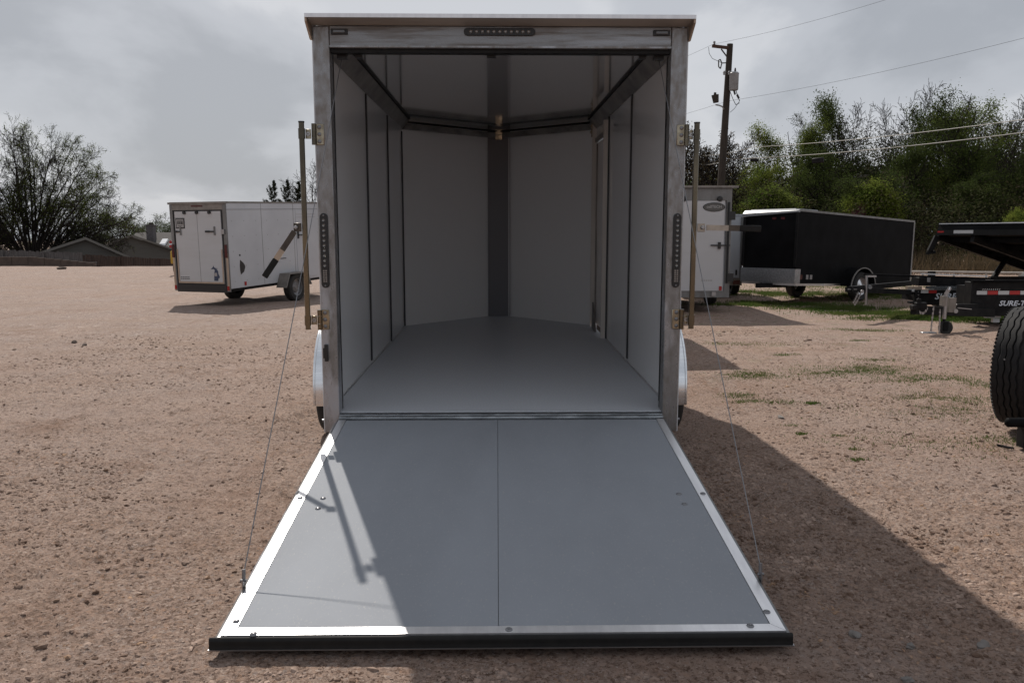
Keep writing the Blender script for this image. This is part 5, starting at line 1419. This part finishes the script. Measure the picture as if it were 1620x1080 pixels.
def houses():
    d = 74.0
    def gable(apex, lpx, rpx, d, depth, label):
        ax = at_depth(*apex, d); l = at_depth(*lpx, d); r = at_depth(*rpx, d)
        rz = math.atan2(-ax.x, ax.y)
        t = thing('house', label, 'house', (ax.x, d, -4.6), (0, 0, rz))
        O = Vector((ax.x, d, -4.6))
        l, r, ax = l - O, r - O, ax - O
        l.x *= math.cos(rz); r.x *= math.cos(rz)
        wl = MB().prism([(l.x + .25, -.5), (r.x - .25, -.5), (r.x - .25, r.z - .12), (ax.x, ax.z - .2), (l.x + .25, l.z - .12)], 'y', 0, depth).build('wall', m_housew, t)
        rf = MB().prism([(l.x, l.z), (ax.x, ax.z), (ax.x, ax.z - .18), (l.x, l.z - .18)], 'y', -.35, depth + .3).prism([(ax.x, ax.z), (r.x, r.z), (r.x, r.z - .18), (ax.x, ax.z - .18)], 'y', -.35, depth + .3).build('roof', m_roof, t)
        MB().prism([(l.x, l.z + .003), (ax.x, ax.z + .003), (r.x, r.z + .003), (r.x, r.z - .17), (ax.x, ax.z - .17), (l.x, l.z - .17)], 'y', -.40, -.352).build('barge_board', m_fascia, rf)
        MB().prism([(r.x - .02, r.z - .20), (r.x + .05, r.z - .20), (r.x + .05, r.z - .03), (r.x - .02, r.z - .03)], 'y', -.5, depth).build('gutter', m_fascia, rf)
        return t, O
    gable((135, 375), (58, 400), (206, 406), 56.6, 6, 'low house with the smaller left gable end above the fence')
    t, O = gable((208, 371), (166, 387), (300, 402), 76, 5.5, 'house with a wide dark gable just left of the white trailer')
    # roof with chimney behind
    a = at_depth(215, 367.5, 83); b = at_depth(360, 367.5, 83)
    t = thing('house', 'house behind the gables with slate roof, chimney and bright skylights', 'house', (a.x, 83, -4.6))
    L_ = lambda px, py, dd: at_depth(px, py, dd) - Vector((a.x, 83, -4.6))
    x0, x1 = 0, b.x - a.x
    zr = a.z + 4.6
    zl = zr - 2.6
    rf = MB().prism([(-4.5, zl), (0, zr), (4.5, zl), (4.5, zl - .2), (0, zr - .2), (-4.5, zl - .2)], 'x', x0, x1).build('roof', m_roof, t)
    MB().prism([(-4.1, -1), (4.1, -1), (4.1, zl - .1), (0, zr - .25), (-4.1, zl - .1)], 'x', x0 + .3, x1 - .3).build('wall', m_housew, t)
    c0, c1 = L_(234, 380, 81.5), L_(244, 357, 81.5)
    ch = MB().box(c0.x, c1.x, c0.y - .3, c0.y + .4, c0.z - .4, c1.z).build('chimney', m_brick, rf)
    MB().box(c0.x - .06, c1.x + .06, c0.y - .36, c0.y + .46, c1.z + .001, c1.z + .1).build('chimney_cap', m_brick, rf)
    MB().box(c0.x + .2, c1.x - .2, c0.y - .1, c0.y + .2, c1.z + .102, c1.z + .3).build('chimney_pot', m_pole, rf)
    for px in (257, 273, 305):
        s = L_(px, 374, 81.0)
        yy = -1.7; z = zr - 2.6 * 1.7 / 4.5
        MB().hexa([(s.x - .3, yy - .5, z - .29 + .02), (s.x + .3, yy - .5, z - .29 + .02), (s.x + .3, yy + .4, z + .23 + .02), (s.x - .3, yy + .4, z + .23 + .02)], [(s.x - .26, yy - .46, z - .25 + .16), (s.x + .26, yy - .46, z - .25 + .16), (s.x + .26, yy + .36, z + .23 + .14), (s.x - .26, yy + .36, z + .23 + .14)]).build('skylight', m_sky, rf)
    s = L_(255, 384, 79.5)
    MB().box(s.x - .35, s.x + .35, -3.4, -2.6, zr - 2.2, zr - 1.62).build('roof_vent', m_black, rf)
houses()

def yellow_machine():
    p = at_ground(281, 426)
    d = 33.0
    p = at_depth(283, 424, d)
    t = thing('machine', 'yellow machine with red lamp, just a sliver showing left of the white trailer', 'machine', (p.x + .66, d, 0))
    MB().box(-.83, .8, -.4, 1.6, .45, .95).build('body', m_yellow, t, bevel=.05)
    MB().box(-.72, .7, .1, 1.4, .952, 1.45).build('engine_cover', m_blackmatt, t, bevel=.05)
    MB().tube((-.78, -.40, 1.12), (-.78, -.33, 1.12), .06, n=10).tube((-.78, -.40, 1.28), (-.78, -.33, 1.28), .06, n=10).build('lamp', m_red, t)
    for x in (-.75, .55):
        for y in (-.05, 1.2):
            MB().tube((x, y, .32), (x + .22, y, .32), .32, n=20).build('wheel', m_tyre, t)
yellow_machine()

# ================================================================== TREES
def rand_perp(d, rng):
    while True:
        v = Vector((rng.gauss(0, 1), rng.gauss(0, 1), rng.gauss(0, 1)))
        v = v - d * v.dot(d)
        if v.length > .1: return v.normalized()
def grow(cfg, seed):
    rng = random.Random(seed)
    segs = []; tips = []
    ml = len(cfg['lv']) - 1
    def br(p, d, L, r, lv):
        c = cfg['lv'][lv]; n = c['n']; st = L / n; rc = r
        for i in range(n):
            d = (d + rand_perp(d, rng) * c['wander'] + Vector((0, 0, c['up'])) + Vector((d.x, d.y, 0)) * c.get('out', 0)).normalized()
            q = p + d * st
            r2 = max(r * (1 - (i + 1) / n * c['taper']), cfg['rmin'])
            segs.append((p.x, p.y, p.z, q.x, q.y, q.z, rc, r2, lv))
            if lv >= ml - 1 and i >= 1 or lv == ml: tips.append((q.x, q.y, q.z, lv))
            p, rc = q, r2
            if lv < ml and (i + 1) / n > c['start']:
                k = c['kids']; m = int(k) + (1 if rng.random() < k - int(k) else 0)
                for _ in range(m):
                    a = R(rng.uniform(*c['ang'])); cd = (d * math.cos(a) + rand_perp(d, rng) * math.sin(a)).normalized()
                    br(q, cd, L * c['ratio'] * rng.uniform(.65, 1.2) * (1 - c.get('cone', .45) * i / n), r2 * c['rr'], lv + 1)
    for p, d, L, r, lv in cfg['init'](rng): br(Vector(p), Vector(d).normalized(), L, r, lv)
    return np.array(segs), np.array(tips)
def tubes_np(segs, n):
    p0, p1, r0, r1 = segs[:, 0:3], segs[:, 3:6], segs[:, 6], segs[:, 7]
    d = p1 - p0; d /= np.linalg.norm(d, axis=1, keepdims=True) + 1e-9
    ref = np.where(np.abs(d[:, 2:3]) > .9, np.array([[1., 0, 0]]), np.array([[0, 0, 1.]]))
    s = np.cross(d, ref); s /= np.linalg.norm(s, axis=1, keepdims=True); u = np.cross(s, d)
    a = np.arange(n) * 2 * math.pi / n
    ring = s[:, None] * np.cos(a)[None, :, None] + u[:, None] * np.sin(a)[None, :, None]
    v = np.concatenate([p0[:, None] + ring * r0[:, None, None], p1[:, None] + ring * r1[:, None, None]], 1)
    i = np.arange(n); j = (i + 1) % n
    f = np.stack([i, j, n + j, n + i], -1)
    f = f[None] + (np.arange(len(segs)) * 2 * n)[:, None, None]
    return v.reshape(-1, 3), f.reshape(-1, 4)
def leaves_np(tips, per, size, spread, rng, droop=0.0):
    c = np.repeat(tips[:, :3], per, 0)
    m = len(c)
    c = c + rng.normal(0, spread, (m, 3)) - np.array([0, 0, droop]) * rng.uniform(0, 1, (m, 1))
    a = rng.normal(0, 1, (m, 3)); a /= np.linalg.norm(a, axis=1, keepdims=True)
    b = np.cross(a, rng.normal(0, 1, (m, 3))); b /= np.linalg.norm(b, axis=1, keepdims=True) + 1e-9
    sz = size * rng.uniform(.5, 1.3, (m, 1))
    v = np.stack([c - a * sz, c + b * sz * .5, c + a * sz, c - b * sz * .5], 1).reshape(-1, 3)
    return v, np.arange(m * 4).reshape(-1, 4)
TREE_MESH = {}; TREE_N = {}
def tree_proto(key, cfg, seed, leaf=None, per=0, size=.1, spread=.1, bark=m_bark, frac=1.0, trunk_lv=0, low=(-1, 0)):
    segs, tips = grow(cfg, seed)
    rng = np.random.default_rng(seed)
    lo = segs[segs[:, 8] <= trunk_lv]; hi = segs[segs[:, 8] > trunk_lv]
    v, f = tubes_np(lo, 8)
    tk = bulk('trunk', v, f, bark, smooth_on=True)
    V, Fc, MI = [], [], []; o = 0
    for lv in np.unique(hi[:, 8]):
        v, f = tubes_np(hi[hi[:, 8] == lv], 5 if lv <= 1 else 3 if lv >= 2 else 4)
        V.append(v); Fc.append(f + o); o += len(v); MI.append(np.zeros(len(f)))
    if leaf is not None and per:
        t = tips[rng.uniform(0, 1, len(tips)) < frac]
        hz = t[:, 2] / t[:, 2].max(); t = t[rng.uniform(0, 1, len(t)) < .12 + smooth(low[0], low[1], hz)]
        if frac < 1:
            k = vnoise(t[:, 0] / 1.1 + 9, t[:, 1] / 1.1 + t[:, 2] / 1.3, 3) + .15 * t[:, 2] / t[:, 2].max()
            t = t[k > .42]
        v, f = leaves_np(t, per, size, spread, rng)
        V.append(v); Fc.append(f + o); MI.append(np.ones(len(f)))
    cr = bulk('crown', np.concatenate(V), np.concatenate(Fc), [bark, leaf or m_leafg], np.concatenate(MI))
    me = (tk.data, cr.data); TREE_N[key] = (len(segs), len(cr.data.polygons))
    bpy.data.objects.remove(tk); bpy.data.objects.remove(cr)
    TREE_MESH[key] = me
def put_tree(key, name, label, loc, sc, rz, group=None, leaf=None):
    t = thing(name, label, 'tree', loc, (0, 0, rz), group)
    t.scale = (sc, sc, sc) if not isinstance(sc, tuple) else sc
    for nm, me in zip(('trunk', 'crown'), TREE_MESH[key]):
        o = bpy.data.objects.new(nm, me); COL.objects.link(o); o.parent = t
        if leaf and nm == 'crown':
            o.material_slots[1].link = 'OBJECT'; o.material_slots[1].material = leaf
    return t

# spreading, nearly bare shade tree at far left
def init_spread(rng):
    out = [((0, 0, 0), (0, 0, 1), 1.5, .42, 0)]
    for k in range(34):
        az = (0 if k % 2 else math.pi) + rng.gauss(0, .55); tilt = R(3 + 80 * ((k * 0.618) % 1.0))
        Lr = 1 / math.sqrt((math.sin(tilt) / 8.2) ** 2 + (math.cos(tilt) / 8.6) ** 2) * rng.uniform(.90, 1.03)
        t0 = tilt * .82
        out.append(((rng.uniform(-.2, .2), rng.uniform(-.2, .2), .9 + rng.uniform(0, .6)), (math.sin(t0) * math.cos(az), math.sin(t0) * math.sin(az), math.cos(t0)), Lr, .12, 1))
    return out
cfg_spread = dict(rmin=.011, init=init_spread, lv=[
    dict(n=3, wander=.05, up=0, taper=.2, kids=0, start=2, ang=(20, 40), ratio=.5, rr=.5),
    dict(n=10, wander=.05, up=-.028, out=.02, taper=.80, kids=1.8, start=.28, ang=(16, 46), ratio=.34, rr=.6),
    dict(n=5, wander=.16, up=.005, taper=.75, kids=1.7, start=.15, ang=(22, 55), ratio=.52, rr=.6),
    dict(n=4, wander=.24, up=.0, taper=.7, kids=1.4, start=.2, ang=(22, 60), ratio=.55, rr=.65),
    dict(n=2, wander=.25, up=.02, taper=.5, kids=0, start=2, ang=(20, 40), ratio=.5, rr=.5)])
tree_proto('spread', cfg_spread, 7, m_leafy, 2, .042, .11, m_barkd, frac=.85, low=(.28, .5))

def init_up(h, r, k=1):
    def f(rng):
        out = []
        for i in range(k):
            out.append(((rng.uniform(-.2, .2) * (k > 1), rng.uniform(-.2, .2) * (k > 1), 0), (rng.gauss(0, .07 + .1 * (k > 1)), rng.gauss(0, .07 + .1 * (k > 1)), 1), h * rng.uniform(.85, 1), r * (1 if k == 1 else .75), 0))
        return out
    return f
def cfg_up(h, r, k=1, kids0=1.6, ang0=(25, 55), wander=.12, start=.25):
    return dict(rmin=.014, init=init_up(h, r, k), lv=[
        dict(n=9, wander=wander * .5, up=.05, taper=.85, kids=kids0, start=start, ang=ang0, ratio=.42, rr=.55),
        dict(n=5, wander=wander, up=.10, taper=.75, kids=1.6, start=.15, ang=(25, 55), ratio=.52, rr=.6),
        dict(n=4, wander=wander * 1.4, up=.06, taper=.7, kids=1.4, start=.2, ang=(25, 60), ratio=.55, rr=.65),
        dict(n=2, wander=.25, up=.02, taper=.5, kids=0, start=2, ang=(20, 40), ratio=.5, rr=.5)])
tree_proto('leafy_a', cfg_up(8.5, .20, 1, 1.9), 21, m_leafy, 16, .052, .26, m_barkd, frac=.85, low=(.15, .6))
tree_proto('leafy_b', cfg_up(8.0, .19, 2, 1.7), 22, m_leafg, 13, .052, .25, m_barkd, frac=.8, low=(.25, .7))
tree_proto('sparse', cfg_up(9.0, .20, 2, 1.6, (20, 45)), 23, m_leafg, 4, .048, .2, m_barkd, frac=.5)
tree_proto('bare', cfg_up(9.0, .19, 1, 1.8, (18, 45)), 24, None, 0, bark=m_barkd)
tree_proto('bare_round', cfg_up(6.5, .24, 3, 2.2, (30, 65), .16, .2), 25, m_leafr, 1, .07, .1, m_barkd, frac=.4)
tree_proto('bush', dict(rmin=.01, init=init_up(2.6, .06, 7), lv=cfg_up(2.6, .06)['lv'][0:1] + cfg_up(2.6, .06)['lv'][1:3] + [dict(n=2, wander=.3, up=.02, taper=.5, kids=0, start=2, ang=(20, 40), ratio=.5, rr=.5)]), 26, m_leafb, 11, .045, .18, m_bark, frac=.85)
def init_cedar(rng):
    out = [((0, 0, 0), (.10, 0, 1), 6.2, .12, 0)]
    return out
tree_proto('cedar', dict(rmin=.012, init=init_cedar, lv=[
    dict(n=36, wander=.02, up=.0, taper=.92, kids=2.6, start=.08, ang=(40, 75), ratio=.34, rr=.35, cone=.93),
    dict(n=5, wander=.10, up=.06, taper=.7, kids=1.6, start=.1, ang=(30, 55), ratio=.40, rr=.6),
    dict(n=3, wander=.2, up=.05, taper=.5, kids=0, start=2, ang=(20, 40), ratio=.5, rr=.5)]), 27, m_needle, 4, .045, .035, m_barkd)

def TP(px, py_top, d, key, hh, name, label, rz=0.0, leaf=None, base=0.0, wide=1.0, group=None):
    """tree of natural height HH whose top reaches photo pixel (px, py_top) at distance d"""
    top = at_depth(px, py_top, d)
    s = (top.z - base) / hh
    return put_tree(key, name, label, (top.x, d, base), (s * wide, s * wide, s), rz, group, leaf)

H = {}
for k_, (a_, b_) in TREE_MESH.items():
    co = np.empty(len(b_.vertices) * 3, np.float32); b_.vertices.foreach_get('co', co)
    H[k_] = float(np.percentile(co.reshape(-1, 3)[:, 2], 99.7))
TP(34, 199, 58, 'spread', H['spread'], 'shade_tree', 'big spreading tree with bare fanned limbs and a few green leaves, far left', R(40), base=-2.2, wide=.86)
TP(-40, 172, 66, 'bare', H['bare'], 'bare_tree', 'bare twiggy tree rising at the left frame edge behind the spreading tree', 1.0, base=-3)
TP(-14, 315, 62, 'bare_round', H['bare_round'], 'shrub', 'dense brown twiggy thicket at the foot of the spreading tree', 2.0, m_leafr, base=-2.5, wide=1.3)
TP(70, 352, 60, 'bare_round', H['bare_round'], 'shrub', 'dark twiggy shrub growing beside the spreading trunk behind the fence', .6, m_leafr, base=-2.5, wide=1.2)
TP(165, 345, 95, 'leafy_b', H['leafy_b'], 'leafy_tree', 'round dark green tree behind the house gables', .3, base=-4.5, wide=1.5)
TP(205, 338, 100, 'leafy_b', H['leafy_b'], 'leafy_tree', 'dark green tree behind the chimney house, left of the chimney', 2.3, base=-4.5, wide=1.4)
TP(110, 368, 92, 'leafy_b', H['leafy_b'], 'leafy_tree', 'small dark tree behind the smaller left gable', 4, base=-4.5, wide=1.6)
TP(250, 336, 104, 'sparse', H['sparse'], 'sparse_tree', 'pale sparse tree behind the chimney', 1.3, m_leafy, base=-4.5, wide=1.2)
TP(275, 350, 98, 'leafy_a', H['leafy_a'], 'leafy_tree', 'green tree peeping out left of the white trailer', 3.0, m_leafg, base=-4.5, wide=1.5)
for i, (px, py, rz, lb) in enumerate(((419, 286, .4, 'leftmost windswept dark cedar above the white trailer roof'), (441, 285, 2.1, 'middle windswept dark cedar above the white trailer roof'), (458, 287, 4.2, 'rightmost broad dark cedar above the white trailer roof'))):
    TP(px, py, 62, 'cedar', H['cedar'], 'cedar_tree', lb, rz * .15, base=-1.0, wide=.85 if i < 2 else 1.15)
TP(500, 258, 66, 'bare', H['bare'], 'bare_tree', 'bare thin tree just left of the open trailer', 2.6, base=-1)
TP(474, 283, 70, 'bare', H['bare'], 'bare_tree', 'faint bare tree behind the left cam bar', .6, base=-1)
# the wood on the right
wood = [
    (1092, 198, 42, 'bare_round', 1.0, 'bare_tree', 'dark twiggy round tree left of the utility pole', None),
    (1158, 212, 44, 'bare_round', 1.0, 'bare_tree', 'dark twiggy round tree right behind the utility pole', None),
    (1222, 198, 46, 'leafy_a', 1.05, 'leafy_tree', 'yellow green tree first in the wood right of the pole', m_leafb),
    (1268, 190, 48, 'leafy_a', 1.0, 'leafy_tree', 'yellow green tree second in the wood right of the pole', m_leafy),
    (1312, 178, 50, 'sparse', .9, 'sparse_tree', 'thin sparse tree between the yellow green pair and the tallest green tree', None),
    (1338, 160, 52, 'bare', .8, 'bare_tree', 'thin bare tree left of the tallest green tree', None),
    (1390, 146, 48, 'leafy_b', .95, 'leafy_tree', 'tallest dark green tree with open crown in the middle of the wood', None),
    (1450, 138, 52, 'bare', .8, 'bare_tree', 'slim bare tree rising highest right of the open crowned green tree', None),
    (1502, 156, 50, 'leafy_b', .9, 'leafy_tree', 'rounded olive tree right of the slim bare tree', m_leafy),
    (1548, 162, 54, 'bare', .9, 'bare_tree', 'bare branching tree between the olive tree and the right edge tree', None),
    (1612, 122, 44, 'leafy_b', .9, 'leafy_tree', 'dark leafy tree towering at the right frame edge', None),
    (1570, 170, 52, 'sparse', 1.0, 'sparse_tree', 'sparse tree behind the right edge tree', None),
    (1200, 262, 43, 'leafy_a', 1.3, 'leafy_tree', 'low bright green tree just right of the pole foot', m_leafb),
    (1250, 300, 40, 'bush', 1.4, 'shrub', 'green shrub behind the white cap of the black trailer', m_leafy),
    (1310, 268, 43, 'leafy_b', 1.7, 'shrub', 'dark shrub above the black trailer roof', m_leafg),
    (1345, 235, 45, 'leafy_b', 1.2, 'leafy_tree', 'dark lower tree under the sparse tree', m_leafg),
    (1405, 292, 40, 'bush', 1.2, 'shrub', 'bright yellow green shrub above the far end of the black trailer', m_leafb),
    (1352, 331, 39, 'bush', .5, 'shrub', 'small reddish blossoming shrub above the black trailer', m_leafp),
    (1440, 225, 46, 'leafy_a', 1.2, 'leafy_tree', 'mid green tree under the slim bare tree', m_leafg),
    (1475, 275, 43, 'leafy_b', 1.6, 'shrub', 'dark thicket right of the black trailer', m_leafg),
    (1530, 232, 46, 'leafy_a', 1.2, 'leafy_tree', 'bushy green tree under the olive tree', m_leafg),
    (1560, 290, 42, 'leafy_b', 1.5, 'shrub', 'dark shrub above the raised dump bed', m_leafg),
    (1600, 240, 45, 'leafy_b', 1.2, 'leafy_tree', 'dark lower tree near the right frame edge', m_leafg),
    (1595, 335, 37, 'bush', .8, 'shrub', 'small bright shrub above the raised dump bed at the right edge', m_leafb),
    (1660, 200, 46, 'leafy_b', 1.1, 'leafy_tree', 'dark tree cut by the right frame edge behind the towering one', m_leafg),
    (1300, 190, 55, 'bare', .9, 'bare_tree', 'faint bare tree above the second yellow green tree', None),
    (1425, 158, 55, 'bare', .8, 'bare_tree', 'bare twiggy tree close behind the open crowned green tree', None),
    (1478, 168, 54, 'bare', 1.0, 'bare_tree', 'bare tree between the slim bare tree and the olive tree', None),
    (1590, 150, 56, 'bare', 1.0, 'bare_tree', 'grey bare tree left of the towering edge tree', None),
    (1525, 175, 57, 'bare', 1.0, 'bare_tree', 'bare tree peeking over the olive tree', None),
    (1120, 290, 46, 'bush', 1.6, 'shrub', 'dark shrub left of the pole above the oval badge trailer', m_leafg),
]
for i, (px, py, d, key, wd, nm, lb, lf) in enumerate(wood):
    TP(px, py, d, key, H[key], nm, lb, i * 2.17, lf, base=0.0, wide=wd)
# the depth of the wood behind: one mass
def far_wood():
    rng = np.random.default_rng(77)
    n = 170
    px = rng.uniform(1075, 1800, n); d = rng.uniform(56, 80, n)
    topy = np.interp(px, [1075, 1180, 1220, 1300, 1400, 1500, 1620, 1800], [235, 230, 210, 200, 180, 185, 165, 150]) + rng.normal(0, 14, n)
    hgt = (375 - topy) / F_PX * d + 1.47
    x = ((px - CXP) / F_PX + math.tan(YAW)) * d
    segs = np.zeros((n, 9)); segs[:, 0] = x; segs[:, 1] = d; segs[:, 3] = x + rng.normal(0, 1.3, n); segs[:, 4] = d; segs[:, 5] = hgt * rng.uniform(.55, .9, n); segs[:, 6] = rng.uniform(.05, .12, n); segs[:, 7] = .02
    v, f = tubes_np(segs, 4)
    k = rng.integers(0, n, 125000)
    hh = rng.uniform(.03, .86, len(k)) ** 1.1
    c = np.stack([x[k] + rng.normal(0, 1.7, len(k)) * (1.2 - hh), d[k] + rng.normal(0, 1.0, len(k)), hgt[k] * hh], -1)
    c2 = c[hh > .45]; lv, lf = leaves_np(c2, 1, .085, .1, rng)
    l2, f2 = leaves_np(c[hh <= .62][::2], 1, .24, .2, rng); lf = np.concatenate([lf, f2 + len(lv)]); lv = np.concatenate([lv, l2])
    o = bulk('woodland', np.concatenate([v, lv]), np.concatenate([f, lf + len(v)]), [m_barkd, m_leafd], np.concatenate([np.zeros(len(f)), np.ones(len(lf) - len(f2)), np.zeros(len(f2))]))  # low large leaves in bark colour, painting the shade inside the wood
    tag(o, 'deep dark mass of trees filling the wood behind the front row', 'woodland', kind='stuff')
    # brushy thicket floor
    n = 40000
    px = rng.uniform(1080, 1760, n); dd = rng.uniform(37, 52, n)
    xx = ((px - CXP) / F_PX + math.tan(YAW)) * dd
    hz = rng.uniform(0, 1, n) ** 1.1 * (1.6 + 3.4 * vnoise(xx / 2.2, dd / 3, 6))
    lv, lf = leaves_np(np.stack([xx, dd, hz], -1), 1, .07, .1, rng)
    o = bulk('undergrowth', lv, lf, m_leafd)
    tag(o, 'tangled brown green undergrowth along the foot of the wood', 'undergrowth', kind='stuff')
far_wood()

# ------------------------------------------------------------------ groups of like things
GROUPS = {'rock': 'loose stones on the gravel', 'wire': 'overhead lines from the pole', 'splice box': 'splice cases on the lower cable', 'house': 'houses beyond the fence', 'fence': 'board fences at the far left'}
for o in list(COL.objects):
    if o.parent or 'category' not in o: continue
    c = o['category']
    if c in GROUPS: o['group'] = GROUPS[c]
    elif o.name.startswith('enclosed_trailer'): o['group'] = 'enclosed trailers parked round the lot'
    elif o.name.startswith('cedar_tree'): o['group'] = 'cedars above the white trailer roof'
    elif c == 'tree': o['group'] = 'trees of the wood on the right' if o.location.x > 5 else 'trees beyond the fence on the left'
